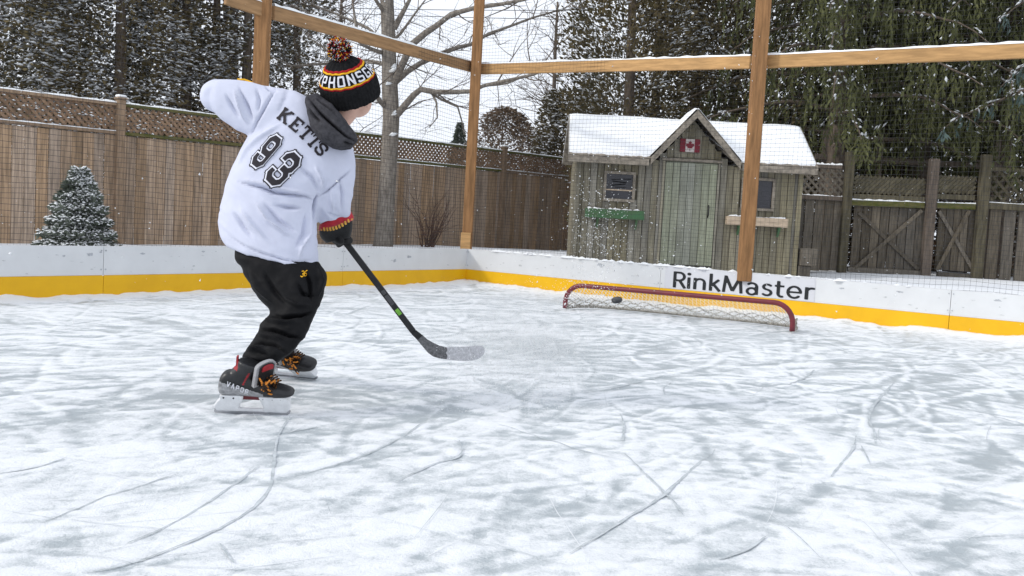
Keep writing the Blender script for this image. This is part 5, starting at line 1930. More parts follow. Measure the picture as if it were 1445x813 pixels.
def limb(pts, radii, n=18, steps=6):
    """smooth tapering round limb through points"""
    data = [(*p, r) for p, r in zip([tuple(q) for q in pts], radii)]
    m = (len(pts) - 1) * steps
    S = [cr(data, k / m) for k in range(m + 1)]
    P = [Vector(s[:3]) for s in S]; r = [float(s[3]) for s in S]
    # rounded ends
    d0 = (P[0] - P[1]).normalized(); d1 = (P[-1] - P[-2]).normalized()
    P = [P[0] + d0 * r[0] * .85, P[0] + d0 * r[0] * .5] + P + [P[-1] + d1 * r[-1] * .5, P[-1] + d1 * r[-1] * .85]
    r = [r[0] * .45, r[0] * .85] + r + [r[-1] * .85, r[-1] * .45]
    mb = MB(); mb.tube(P, r, n)
    return mb


def ball(c, rx, ry, rz, R=None, n=20):
    mb = MB(); vs, fs = [], []
    for i in range(n // 2 + 1):
        ph = math.pi * i / (n // 2)
        for j in range(n):
            t = 2 * math.pi * j / n
            v = Vector((rx * math.sin(ph) * math.cos(t), ry * math.sin(ph) * math.sin(t), rz * math.cos(ph)))
            vs.append(Vector(c) + (R @ v if R is not None else v))
    for i in range(n // 2):
        for j in range(n): fs.append((i * n + j, i * n + (j + 1) % n, (i + 1) * n + (j + 1) % n, (i + 1) * n + j))
    mb.add(vs, fs)
    return mb


def fuse(name, parts, voxel, smooth=6, fac=.5):
    """one continuous surface out of overlapping bodies"""
    bm = bmesh.new()
    for p in parts:
        me = p.mesh('tmp'); b2 = bmesh.new(); b2.from_mesh(me)
        bmesh.ops.remove_doubles(b2, verts=b2.verts, dist=1e-5)
        bmesh.ops.recalc_face_normals(b2, faces=b2.faces); b2.to_mesh(me); b2.free()
        bm.from_mesh(me); bpy.data.meshes.remove(me)
    me = bpy.data.meshes.new(name + '_src'); bm.to_mesh(me); bm.free()
    o = bpy.data.objects.new(name + '_src', me); COL.objects.link(o)
    rm = o.modifiers.new('r', 'REMESH'); rm.mode = 'VOXEL'; rm.voxel_size = voxel; rm.adaptivity = 0
    if smooth:
        sm = o.modifiers.new('s', 'SMOOTH'); sm.factor = fac; sm.iterations = smooth
    dg = bpy.context.evaluated_depsgraph_get()
    out = bpy.data.meshes.new_from_object(o.evaluated_get(dg))
    out.name = name
    bpy.data.objects.remove(o); bpy.data.meshes.remove(me)
    out.materials.clear()
    return out


def co_of(me):
    a = np.empty(len(me.vertices) * 3, np.float32); me.vertices.foreach_get('co', a); return a.reshape(-1, 3)


def no_of(me):
    a = np.empty(len(me.vertices) * 3, np.float32); me.vertex_normals.foreach_get('vector', a); return a.reshape(-1, 3)


def proj_np(P):
    q = (P - np.array(CAMP)) @ np.array(RC)
    return CX + F * q[:, 0] / -q[:, 2], CY - F * q[:, 1] / -q[:, 2]


def fold(me, lines, extra=None):
    """press creases into cloth: lines = (polyline measured in the photo, sigma px, height m)"""
    P, Nn = co_of(me), no_of(me)
    x, y = proj_np(P)
    h = np.zeros(len(P))
    facing = np.clip(-np.sum(Nn * unit(P - np.array(CAMP)), 1) * 2.5 + .1, 0, 1)
    for pl, sg, amp in lines:
        pts = [Vector((a, b, 0)) for a, b in pl]
        best = np.full(len(P), 1e9); tt = np.zeros(len(P)); cum = 0.0
        tot = sum((b_ - a_).length for a_, b_ in zip(pts[:-1], pts[1:]))
        for a_, b_ in zip(pts[:-1], pts[1:]):
            v_ = b_ - a_; l_ = v_.length + 1e-9
            t_ = np.clip(((x - a_.x) * v_.x + (y - a_.y) * v_.y) / l_ ** 2, 0, 1)
            d_ = np.hypot(x - a_.x - t_ * v_.x, y - a_.y - t_ * v_.y)
            m_ = d_ < best
            best = np.where(m_, d_, best); tt = np.where(m_, (cum + t_ * l_) / tot, tt); cum += l_
        taper = np.clip(np.sin(np.pi * np.clip(tt, .02, .98)), 0, 1) ** .8
        h += 3.6 * amp * taper * np.exp(-(best / (.72 * sg * (.55 + .45 * taper))) ** 2) * facing
    if extra is not None: h += extra(P, x, y)
    P = P + Nn * h[:, None]
    me.vertices.foreach_set('co', P.astype(np.float32).ravel()); me.update()


def bvh(me):
    return BVHTree.FromPolygons([v.co for v in me.vertices], [tuple(p.vertices) for p in me.polygons])


def decal(tree, glyph, cpx, up, right, box, h, name, m, par, grow=0.0, lift=.0025):
    """flat print laid on cloth: glyph box (w,1) centred on cpx; up/right are full-height / unit-width picture vectors"""
    V, Pl = glyph.fill(-.25, box + .25, -.25, 1.25, h, grow)
    out, bad = [], set()
    for i, (gx_, gy_) in enumerate(V):
        px = cpx[0] + right[0] * (gx_ - box / 2) + up[0] * (gy_ - .5)
        py = cpx[1] + right[1] * (gx_ - box / 2) + up[1] * (gy_ - .5)
        d = ray(px, py).normalized()
        loc, nor, idx, dist = tree.ray_cast(CAMP, d)
        if loc is None: bad.add(i); out.append(CAMP + d * 3.6)
        else:
            if nor.dot(d) > 0: nor = -nor
            out.append(loc - d * lift * 1.6 + nor * .0004)
    Pl = [p for p in Pl if not any(i in bad for i in p)]
    mb = MB(); mb.add(out, Pl)
    return mb.build(name, m, par, True)


M['skin'] = mat('skin', (.58, .36, .28), .5, .08, 30, spec=.35)
M['jersey_cloth'] = mat('jersey_cloth', (.55, .572, .685), .8, .04, 8, bump=.15, bscale=260, spec=.15, bdist=.002)
M['pants_cloth'] = mat('pants_cloth', (.007, .007, .008), .66, .2, 20, bump=.2, bscale=120, spec=.13, bdist=.002)
M['hood_cloth'] = mat('hood_cloth', (.055, .054, .060), .95, .25, 60, bump=.4, bscale=220, spec=.05, bdist=.002)
M['hat_black'] = mat('hat_black_knit', (.012, .012, .013), .95, .3, 80, bump=.7, bscale=190, spec=.1, bdist=.003)
M['knit_red'] = mat('knit_red', (.36, .02, .025), .95, .2, 90, bump=.6, bscale=190, spec=.05)
M['knit_gold'] = mat('knit_gold', (.78, .42, .03), .95, .2, 90, bump=.6, bscale=190, spec=.05)
M['knit_white'] = mat('knit_white', (.66, .66, .70), .95, .15, 120, bump=.6, bscale=190, spec=.05)
M['print_black'] = mat('print_black', (.02, .017, .022), .7, .1, 60)
M['print_white'] = mat('print_white', (.74, .75, .83), .75, .03, 60)
M['glove_black'] = mat('glove_black', (.009, .009, .010), .6, .3, 50, bump=.3, bscale=160, spec=.2)
M['glove_red'] = mat('glove_red', (.42, .02, .035), .6, .15, 50)
M['glove_gold'] = mat('glove_gold', (.60, .33, .06), .7, .15, 50)
M['stick_black'] = mat('stick_black', (.016, .016, .018), .5, .35, 40, spec=.3)
M['stick_green'] = mat('stick_green', (.16, .42, .05), .5, .1, 40)
M['stick_grey'] = mat('stick_grey', (.07, .07, .075), .6, .3, 60)
M['blade_dark'] = mat('blade_dark_tape', (.13, .13, .135), .8, .35, 90, bump=.4, bscale=200)
M['blade_light'] = mat('blade_snowy_tape', (.48, .48, .50), .85, .2, 90, bump=.4, bscale=200)
M['boot_black'] = mat('boot_black', (.010, .0105, .012), .36, .35, 50, spec=.5, bump=.2, bscale=120)
M['boot_silver'] = mat('boot_silver', (.30, .30, .31), .4, .35, 60, spec=.5, metal=.2)
M['boot_red'] = mat('boot_red', (.30, .018, .025), .45, .1, 50)
M['sole_dark'] = mat('sole_dark_red', (.13, .02, .025), .5, .2, 40)
M['boot_felt'] = mat('boot_felt', (.33, .33, .34), .9, .15, 90, bump=.3, bscale=200)
M['holder_white'] = mat('holder_white', (.74, .75, .77), .45, .08, 30, spec=.4)
M['runner_steel'] = mat('runner_steel', (.5, .5, .52), .3, .1, 30, metal=.9)
M['lace_orange'] = mat('lace_orange', (.55, .20, .03), .85, .3, 150)
M['lace_dark'] = mat('lace_dark', (.035, .022, .015), .85, .3, 150)

hip = at(395, 375, 3.72)
person = thing('person', 'child in white jersey, black pants and knitted hat skating with back to the camera', 'person', (hip.x, hip.y, 0))

# ---- body: one continuous figure under the clothes
top_hand, low_hand = at(331, 136, 3.93), at(478, 331, 3.985)
heel_s = at(600, 490, 4.06)
sh_l, sh_r = at(388, 158, 3.70), at(474, 222, 3.69)
el_l, el_r = at(309, 138, 3.72), at(477, 282, 3.74)
neck0, neck1 = at(462, 190, 3.70), at(490, 152, 3.695)
HAX = (RC @ Vector((-.14, .82, .56))).normalized()       # axis of the head: leans toward the camera
HC = at(496, 137, 3.69)                                   # middle of the hat's rim
FACE = (RC @ Vector((.42, .25, -.85))); FACE = (FACE - HAX * FACE.dot(HAX)).normalized()
HSD = HAX.cross(FACE).normalized()
HR = Matrix((HSD, FACE, HAX)).transposed()
kn_r, an_r = at(424, 440, 3.60), at(366, 512, 3.47)
SK_R = (on_z(301, 583.5), on_z(410, 587.5), math.radians(17)); SK_L = (on_z(365, 529), on_z(449, 537), math.radians(42))


def skate_pt(sk, x, y, z):
    h_, t_, ln = sk
    fx = (t_ - h_).normalized(); up = Vector((0, 0, 1)); ly = up.cross(fx).normalized()
    o_ = (h_ + t_) / 2 + Vector((0, 0, .010))
    return o_ + Matrix((fx, ly, up)).transposed() @ Matrix.Rotation(ln, 3, 'X') @ (Vector((x, y, z)) * ((t_ - h_).length / .286))


an_l = skate_pt(SK_L, .0, 0, .19)
AL = project(an_l); AD = -((RC.transposed() @ (an_l - CAMP)).z)
kn_l = at(420, 436, 3.98)
hp_r, hp_l = at(385, 372, 3.66), at(400, 372, 3.80)
bparts = [
    limb([at(395, 368, 3.72), at(390, 320, 3.72), at(400, 260, 3.71), at(425, 205, 3.70), at(450, 190, 3.70)], [.085, .085, .09, .085, .06]),
    limb([neck0, neck0.lerp(neck1, .5), neck1, HC + HAX * .03], [.058, .050, .050, .055]),
    ball(HC + HAX * .055 - FACE * .008, .078, .096, .10, HR),
    ball(HC + HAX * (-.035) + FACE * .028, .058, .066, .062, HR),
    ball(HC + HAX * (-.075) + FACE * .060, .030, .028, .024, HR),
    ball(HC + HAX * (-.018) + FACE * .098, .011, .016, .016, HR), ball(HC + HAX * (.0) + FACE * .092, .008, .012, .026, HR),
    ball(HC + HAX * (-.047) + FACE * .088, .019, .009, .006, HR), ball(HC + HAX * (-.056) + FACE * .085, .016, .009, .006, HR),
    ball(HC + HAX * (-.012) + HSD * .074 - FACE * .005, .010, .022, .030, HR), ball(HC + HAX * (-.012) - HSD * .074 - FACE * .005, .010, .022, .030, HR),
    limb([sh_l, el_l], [.055, .042]), limb([el_l, at(322, 136, 3.86), top_hand], [.042, .036, .03]),
    limb([sh_r, el_r], [.055, .042]), limb([el_r, low_hand], [.042, .028]),
    limb([at(420, 205, 3.70), sh_l], [.07, .055]), limb([at(445, 200, 3.70), sh_r], [.07, .055]),
    limb([hp_r, kn_r], [.07, .048]), limb([kn_r, kn_r.lerp(an_r, .4), an_r + Vector((0, 0, -.05))], [.046, .042, .034]),
    limb([hp_l, kn_l], [.07, .048]), limb([kn_l, kn_l.lerp(an_l, .4), an_l], [.046, .042, .034]),
]
me = fuse('body', bparts, .0065, 4)
link('body', me, person, M['skin'], True)
for s in (-1, 1):
    c = HC + HAX * .006 + FACE * .083 + HSD * .030 * s
    mb = ball(c, .011, .009, .009, HR, 14)
    e = mb.build('eye', mat('eye_white', (.7, .68, .66), .2, .02, 30) if s < 0 else bpy.data.materials['eye_white'], person, True)
    mb = ball(c + FACE * .006, .005, .0045, .005, HR, 12); mb.build('iris', M['print_black'], e, True)

# ---- jersey
torso = [
    (432, 136, 496, 196, 3.70, .055),
    (405, 128, 500, 222, 3.70, .090),
    (372, 150, 490, 252, 3.70, .118),
    (349, 195, 468, 276, 3.705, .130),
    (325, 240, 452, 297, 3.715, .138),
    (310, 288, 448, 326, 3.72, .145),
    (308, 320, 447, 354, 3.72, .160, 4),
    (314, 338, 447, 370, 3.72, .172, 8),
    (320, 345, 446.5, 376, 3.72, .172, 9),
]
sl_left = [(404, 126, 372, 205, 3.70, .095), (372, 121, 355, 193, 3.70, .088), (346, 114, 334, 183, 3.705, .080), (322, 111, 315, 171, 3.71, .074), (305, 113, 302, 157, 3.715, .066), (295, 120, 294, 146, 3.72, .045)]
sl_right = [(455, 218, 498, 205, 3.70, .085), (449, 252, 501, 226, 3.695, .082), (444, 284, 500, 258, 3.70, .078), (447, 303, 497, 282, 3.73, .072), (450, 318, 491.5, 304, 3.79, .064)]
jparts = [loft(torso, 48), loft(sl_left, 36), loft(sl_right, 36),
          limb([at(305, 135, 3.725), at(318, 138, 3.82), at(335, 140, 3.90)], [.066, .066, .056])]
me = fuse('jersey', jparts, .0058, 9)
hem = [(320, 333), (345, 347), (372, 358), (400, 366), (425, 370), (446, 366)]


def cloth_noise(P, x, y):
    u = (x * .75 + y * .66); v = (-x * .66 + y * .75)
    a = (fbm(u / 70, v / 17, 701, 3) - .5) * .020 * sstep(225, 300, y)
    b = (fbm(x / 30 + 5, y / 34, 702, 3) - .5) * .012
    c = (fbm(x / 9, y / 40, 703, 2) - .5) * .006 * sstep(445, 455, x) * sstep(215, 250, y)
    return a + b + c


fold(me, [
    ([(336, 256), (352, 261), (367, 264), (387, 272), (405, 274), (432, 278), (444, 284)], 2.4, -.011),
    ([(345, 253), (370, 259), (392, 266), (420, 271), (440, 276)], 3.5, .006),
    ([(387, 289), (405, 293), (425, 294)], 3.0, -.008),
    ([(361, 286), (379, 312), (398, 326), (412, 334)], 4.0, .007), ([(372, 287), (392, 311), (418, 328)], 4.0, -.006),
    ([(328, 298), (346, 323), (358, 337)], 4.0, -.006), ([(338, 292), (356, 318), (375, 338)], 4.5, .005),
    ([(440, 292), (436, 330), (424, 352), (422, 366)], 3.0, .006), ([(433, 300), (428, 330), (416, 350)], 3.5, -.005),
    ([(449, 276), (446, 284), (444, 296), (446, 312)], 2.6, -.016),
    ([(449, 281), (470, 262), (498, 238)], 1.6, -.005),
    ([(391, 122), (380, 140), (371, 156), (362, 172), (355, 190)], 2.0, -.007),
    ([(337, 122), (347, 146), (357, 172)], 3.0, -.007), ([(330, 126), (338, 150), (348, 176)], 3.0, .005),
    ([(362, 124), (366, 140), (364, 158)], 3.0, -.005), ([(318, 132), (328, 152), (338, 168)], 3.0, -.005), ([(372, 118), (380, 126), (392, 130)], 2.4, -.005),
    ([(460, 300), (476, 308), (490, 306)], 2.2, -.004), ([(478, 250), (484, 275), (482, 300)], 3, -.005), ([(466, 262), (468, 285), (470, 305)], 3, .004),
    ([(395, 175), (372, 190), (350, 210), (335, 232)], 4, .004), ([(420, 235), (440, 250), (452, 272)], 3.4, -.005), ([(445, 235), (455, 255), (456, 272)], 3, .005),
    (hem, 1.6, -.004),
], cloth_noise)
jersey = link('jersey', me, person, M['jersey_cloth'], True)
# work in world space for the print
jw = me.copy(); jw.transform(Matrix.Translation(origin(person))); JT = bvh(jw)


def bars(pts, w, close=False, ext=None):
    out = []
    q = list(pts) + ([pts[0]] if close else [])
    for a, b in zip(q[:-1], q[1:]): out.append((a[0], a[1], b[0], b[1], w, w * .22))
    return out


def octo(x0, x1, y0, y1, c): return [(x0 + c, y0), (x1 - c, y0), (x1, y0 + c), (x1, y1 - c), (x1 - c, y1), (x0 + c, y1), (x0, y1 - c), (x0, y0 + c)]


sw = .155
EIGHT = Glyph(bars(octo(.13, .55, .53, .89, .10), sw, True) + bars(octo(.09, .59, .11, .50, .10), sw, True))
NINE = Glyph(bars(octo(.11, .57, .47, .89, .10), sw, True) + bars([(.57, .56), (.57, .22), (.46, .11), (.21, .11), (.10, .22), (.10, .31)], sw))
THREE = Glyph(bars([(.10, .70), (.10, .78), (.20, .89), (.45, .89), (.57, .78), (.57, .62), (.47, .51), (.28, .51)], sw) +
              bars([(.47, .51), (.59, .41), (.59, .22), (.47, .11), (.20, .11), (.08, .22), (.08, .31)], sw))
for nm, G, c, up, rt in (('number_nine', NINE, (375.8, 213.8), (36.5, -43), (21.5, 17.5)), ('number_three', THREE, (399.7, 238.6), (42.5, -41.0), (26.5, 27.0))):
    base = decal(JT, G, c, up, rt, .68, .022, nm, M['print_black'], jersey, grow=.074, lift=.0016)
    decal(JT, G, c, up, rt, .68, .022, nm + '_inline', M['print_white'], jersey, grow=.042, lift=.0030)
    decal(JT, G, c, up, rt, .68, .022, nm + '_face', M['print_black'], jersey, grow=.002, lift=.0044)
t_ = .19; s_ = .16
SLAB = {
    'K': (Glyph([(.20, 0, .20, 1, .22), (.04, .07, .40, .07, s_), (.04, .93, .40, .93, s_), (.24, .42, .78, .93, .19), (.40, .56, .82, .05, .21), (.62, .93, .98, .93, s_), (.66, .07, 1.0, .07, s_)]), 1.0),
    'E': (Glyph([(.20, 0, .20, 1, .22), (.02, .08, .86, .08, s_), (.02, .92, .84, .92, s_), (.20, .50, .58, .50, .15), (.55, .36, .55, .64, .12), (.81, 0, .81, .32, .13), (.79, 1, .79, .70, .13)]), .88),
    'T': (Glyph([(.45, 0, .45, 1, .23), (.22, .07, .68, .07, s_), (.02, .92, .88, .92, s_), (.08, 1, .08, .66, .13), (.82, 1, .82, .66, .13)]), .90),
    'S': (Glyph(bars([(.76, .66), (.76, .82), (.62, .92), (.26, .92), (.12, .80), (.12, .64), (.26, .53), (.62, .47), (.78, .34), (.78, .20), (.62, .08), (.26, .08), (.10, .20), (.10, .34)], .19)), .88),
}
for ch, c, up, rt in (('K', (402.5, 163.5), (12.5, -16), (14.6, 10.3)), ('E', (418.3, 175.8), (13.8, -14.6), (13.2, 11.2)), ('T', (432.0, 188.0), (15, -14), (11.8, 11.8)),
                      ('T', (443.5, 199.5), (15.5, -13), (10.8, 12.2)), ('S', (453.5, 210.5), (15, -11.5), (10.5, 13.5))):
    G, bw = SLAB[ch]
    decal(JT, G, c, up, rt, bw, .045, 'name_letter', M['print_black'], jersey, 0.0, .0022)

# ---- hood lying on the back
hood_s = [(448, 131.5, 431, 135, 3.595, .026), (465, 145, 432.5, 158, 3.58, .050), (481, 162, 440, 183, 3.575, .060), (494, 177, 456, 202, 3.58, .060), (502.5, 190, 475, 211, 3.59, .050), (505, 200, 495, 210.5, 3.60, .028)]
me = fuse('hood', [loft(hood_s, 36)], .0045, 5)
fold(me, [
    ([(434, 138), (452, 160), (470, 176), (488, 192), (505, 201)], 1.8, -.018), ([(440, 137), (458, 154), (478, 171), (496, 187)], 2.6, .006),
    ([(434, 152), (442, 164), (452, 172)], 2.0, -.011), ([(448, 140), (460, 150), (474, 162)], 1.8, -.007),
    ([(485, 200), (492, 204), (499, 205)], 1.6, -.011), ([(444, 176), (458, 190), (474, 202)], 4, .006)], lambda P, x, y: (fbm(x / 12, y / 12, 711, 3) - .5) * .010)
link('hood', me, person, M['hood_cloth'], True)
# collar roll round the neck, hood's front edge
cd = (neck1 - neck0).normalized()
mb = MB(); ring = []
sdv = cd.orthogonal().normalized(); udv = cd.cross(sdv)
for k in range(25):
    a = 2 * math.pi * k / 24; ring.append(neck0 + cd * .012 + (sdv * math.cos(a) + udv * math.sin(a)) * .070)
mb.tube(ring, .022, 10, False); mb.build('collar', M['hood_cloth'], person, True)

# ---- trousers
near = [
    (345, 325, 430, 345, 3.72, .10), (333, 344, 446, 368, 3.71, .118), (331, 362, 460, 385, 3.68, .130), (345, 390, 459, 401, 3.65, .112), (364, 419, 453.5, 425, 3.62, .100),
    (379, 441, 445.5, 446, 3.59, .092), (371, 456, 438, 462, 3.56, .088), (361, 474, 427, 480, 3.53, .082), (350, 487, 411, 495, 3.49, .076), (343, 499, 398, 508, 3.47, .068), (343, 506, 392, 514, 3.465, .060)]
far = [(360, 352, 450, 372, 3.80, .12), (375, 395, 452, 410, 3.86, .10), (388, 428, 446, 438, 3.95, .088), (384, 458, 432, 468, 4.08, .078), (AL[0] - 19, AL[1] - 18, AL[0] + 17, AL[1] - 14, AD + .02, .066), (AL[0] - 18, AL[1] - 3, AL[0] + 16, AL[1] + 1, AD, .062), (AL[0] - 17, AL[1] + 6, AL[0] + 15, AL[1] + 9, AD, .056)]
me = fuse('trousers', [loft(near, 40), loft(far, 32)], .0058, 5)
fold(me, [
    ([(383, 444), (400, 448), (425, 445), (444, 440)], 2.6, -.012), ([(374, 452), (395, 456), (420, 456)], 3.0, .008),
    ([(364, 466), (385, 466), (410, 474), (428, 478)], 2.6, -.011), ([(362, 473), (380, 476), (400, 484)], 3, .007),
    ([(350, 486), (370, 482), (390, 488), (402, 497)], 2.4, -.011), ([(348, 494), (362, 492), (378, 500)], 3, .007),
    ([(430, 380), (438, 400), (440, 425)], 3.5, -.009), ([(420, 400), (428, 415), (446, 418)], 3.0, -.008), ([(446, 375), (452, 395), (448, 420)], 3.0, .006),
    ([(350, 380), (365, 405), (385, 428)], 4.5, .006), ([(372, 385), (385, 410), (405, 430)], 4, -.006), ([(400, 420), (420, 432), (442, 432)], 3, .006),
], lambda P, x, y: (fbm(x / 15 + y / 30, y / 13, 721, 3) - .5) * .017 * sstep(425, 455, y) + (fbm(x / 26, y / 20, 722, 3) - .5) * .018)
trousers = link('trousers', me, person, M['pants_cloth'], True)
tw_ = me.copy(); tw_.transform(Matrix.Translation(origin(person))); TT = bvh(tw_)
N3 = Glyph([('a', .25, .74, .2, .2, -80, 150, .13), ('a', .25, .27, .22, .22, -150, 80, .13)])
N6 = Glyph([('a', .28, .27, .2, .22, 0, 360, .13), ('a', .42, .42, .36, .5, 100, 190, .13)])
decal(TT, N3, (426.8, 386.5), (2.6, -9.2), (8.0, 1.2), .5, .06, 'number', M['knit_gold'], trousers, 0, .003)
decal(TT, N6, (431.4, 385.4), (2.6, -9.2), (8.0, 1.2), .5, .06, 'number', M['knit_gold'], trousers, 0, .003)

# ---- knitted hat
hat = thing('hat', None, None, (0, 0, 0)); hat.location = HC - origin(person); hat.parent = person
for kk in ('label', 'category'):
    if kk in hat: del hat[kk]
HX = HSD; HY = FACE
NSEG = 200


def hat_pt(th, h, r): return HC + HAX * h + (HX * math.cos(th) + HY * math.sin(th) * 1.04) * r


HPROF = [(.066, .108), (.086, .106), (.104, .098), (.122, .084), (.137, .070), (.150, .055), (.160, .038), (.168, .018), (.170, .002)]


def hr(h):
    for (h0, r0), (h1, r1) in zip(HPROF[:-1], HPROF[1:]):
        if h <= h1: return r0 + (r1 - r0) * max(0, (h - h0) / (h1 - h0))
    return .002


def hat_lathe(name, prof, m, rib=0.0, nr=50, par=hat):
    mb = MB(); vs, fs = [], []
    for h, r in prof:
        for k in range(NSEG):
            th = 2 * math.pi * k / NSEG
            vs.append(hat_pt(th, h + .0012 * math.sin(th * 17), r + rib * math.cos(nr * th) + .0018 * math.sin(3 * th + 20 * h)))
    for i in range(len(prof) - 1):
        for k in range(NSEG): fs.append((i * NSEG + k, i * NSEG + (k + 1) % NSEG, (i + 1) * NSEG + (k + 1) % NSEG, (i + 1) * NSEG + k))
    mb.add(vs, fs)
    return mb.build(name, m, par, True)


hat_lathe('cuff', [(.004, .100), (-.008, .106), (-.010, .110), (-.004, .1145), (.015, .1165), (.040, .1165), (.060, .1155), (.068, .1135), (.073, .110), (.070, .106)], M['hat_black'], .0016, 50)
hat_lathe('crown', [(h, hr(h)) for h in np.linspace(.066, .170, 26)], M['hat_black'], .0008, 40)
hat_lathe('stripe', [(.0735, hr(.074) - .002), (.0735, hr(.074) + .0035), (.0785, hr(.079) + .004), (.079, hr(.079) - .002)], M['knit_red'])
hat_lathe('stripe', [(.0795, hr(.08) - .002), (.0795, hr(.08) + .004), (.0845, hr(.085) + .0035), (.085, hr(.085) - .002)], M['knit_gold'])
hat_lathe('stripe', [(.1265, hr(.127) - .002), (.1265, hr(.127) + .0035), (.1315, hr(.131) + .0035), (.132, hr(.132) - .002)], M['knit_gold'])
hat_lathe('stripe', [(.1325, hr(.133) - .002), (.1325, hr(.133) + .0035), (.1375, hr(.137) + .0035), (.138, hr(.138) - .002)], M['knit_red'])
B_ = .155
BLK = {
    'G': Glyph(bars([(.60, .78), (.60, .90), (.12, .90), (.12, .10), (.60, .10), (.60, .45), (.38, .45)], B_)),
    'R': Glyph(bars([(.12, 0), (.12, .91), (.58, .91), (.58, .48), (.12, .48)], B_) + [(.34, .46, .62, 0, B_)]),
    'Y': Glyph([(.04, 1, .36, .46, B_), (.68, 1, .36, .46, B_), (.36, .50, .36, 0, B_)]),
    'P': Glyph(bars([(.12, 0), (.12, .91), (.58, .91), (.58, .44), (.12, .44)], B_)),
    'H': Glyph([(.12, 0, .12, 1, B_), (.60, 0, .60, 1, B_), (.12, .5, .60, .5, B_)]),
    'O': Glyph(bars([(.12, .10), (.12, .90), (.60, .90), (.60, .10)], B_, True)),
    'N': Glyph([(.11, 0, .11, 1, B_), (.61, 0, .61, 1, B_), (.13, .97, .59, .03, B_)]),
    'S': Glyph(bars([(.62, .78), (.62, .91), (.12, .91), (.12, .52), (.62, .48), (.62, .09), (.12, .09), (.12, .22)], B_)),
}
# the O faces the camera
cam_dir = (CAMP - HC); cth = math.atan2(cam_dir.dot(HY), cam_dir.dot(HX))
word = 'GRYPHONS '
dth = 2 * math.pi / 16
for k in range(16):
    ch = word[k % 8]
    if ch == ' ': continue
    # looking from outside, text runs toward growing angle when seen from above the axis
    th0 = cth - (k - 5) * dth + math.radians(13)
    V, Pl = BLK[ch].fill(-.1, .85, -.1, 1.1, .07)
    mb = MB(); pts = []
    for x, y in V:
        h = .0870 + y * .0375
        th = th0 - (x - .36) / .72 * dth * .84
        pts.append(hat_pt(th, h, hr(h) + .0042))
    mb.add(pts, Pl)
    mb.build('letter', M['knit_white'], hat, True)
# pompom of yarn ends
pc_ = HC + HAX * .197 + HSD * .0
yarn = [MB() for _ in range(4)]
for k in range(2600):
    v = Vector(rng.normal(size=3)).normalized()
    tip = pc_ + v * random.uniform(.039, .046) + Vector(rng.normal(size=3)) * .004
    y_ = yarn[random.choice((0, 0, 1, 2, 2, 2, 3))]
    s = v.orthogonal().normalized() * .0022; u = v.cross(s).normalized() * .0022
    b = pc_ + v * .015
    y_.add([b + s, b - s * .5 + u, b - s * .5 - u, tip + s, tip - s * .5 + u, tip - s * .5 - u], [(0, 1, 4, 3), (1, 2, 5, 4), (2, 0, 3, 5), (3, 4, 5)])
mb = MB()
for i, y_ in enumerate(yarn): mb.add(y_.v, y_.f, i)
o = mb.build('pompom', [M['knit_red'], M['knit_gold'], M['hat_black'], M['knit_white']], hat); o['kind'] = 'stuff'

# ---- gloves
sdir = (heel_s - top_hand).normalized()


def glove(hand, wrist_from, cuff_sections, back_dir, lab):
    """padded glove closed round the shaft at hand; wrist_from: point toward the forearm"""
    root = bpy.data.objects.new('glove', None); COL.objects.link(root); root.parent = person; root.location = hand - origin(person)
    w = (wrist_from - hand); w -= sdir * w.dot(sdir); w.normalize()          # from shaft toward the wrist
    b = sdir.cross(w).normalized()
    if b.dot(back_dir) < 0: b = -b                                            # back of the hand
    parts = []
    # palm and padded back
    R = Matrix((sdir, b, w)).transposed()
    parts.append(ball(hand + w * .040 + b * .026, .046, .024, .044, R))
    parts.append(ball(hand + w * .018 + b * .030, .045, .019, .032, R))
    for k in range(4):                                                        # four padded fingers round the shaft
        ax = hand + sdir * (-.036 + .024 * k)
        rr = (.0285, .030, .030, .027)[k]
        pts = []
        for j in range(9):
            a = math.radians(62 - 33 * j) if True else 0
            pts.append(ax + (b * math.sin(a) + w * -math.cos(a)) * rr * (1.0 if j < 7 else .93) if False else ax + (b * math.cos(math.radians(-35 + 31 * j)) - w * math.sin(math.radians(-35 + 31 * j))) * rr)
        parts.append(limb(pts, [.0135, .0138, .0128, .013, .0124, .0126, .012, .0115, .0105], 10, 2))
    # thumb from the side of the palm, lying across the shaft
    t0 = hand - sdir * (-.040) + w * .030 + b * .004
    parts.append(limb([t0, hand + sdir * .050 + w * .004 - b * .022, hand + sdir * .036 - w * .020 - b * .030], [.015, .0145, .0125], 10, 4))
    me = fuse('padding', parts, .0036, 3)
    link('padding', me, root, M['glove_black'], True)
    # flared cuff
    me = fuse('cuff', [loft(cuff_sections[0], 28)], .0042, 3); link('cuff', me, root, M['glove_black'], True)
    me = fuse('cuff_rim', [loft(cuff_sections[1], 28)], .0042, 2); link('cuff_rim', me, root, M['glove_red'], True)
    # gold stitched blocks round the cuff
    c = cuff_sections[2]
    for k in range(11):
        f0 = k / 11
        px = c[0] + (c[2] - c[0]) * (f0 + .045); py = c[1] + (c[3] - c[1]) * (f0 + .045) + 3.0 * math.sin(math.pi * (f0 + .045)) * c[6]
        th = -1 + 2 * (f0 + .045)
        p = at(px, py, c[4] - c[5] * math.sqrt(max(0, 1 - th * th)))
        mb = MB(); mb.box(p, (.009, .005, .016), Matrix.Rotation(-.35, 3, 'Y') @ Matrix.Rotation(th * 1.0, 3, 'Z'), bev=.0015)
        mb.build('cuff_block', M['glove_gold'], root)
    return root


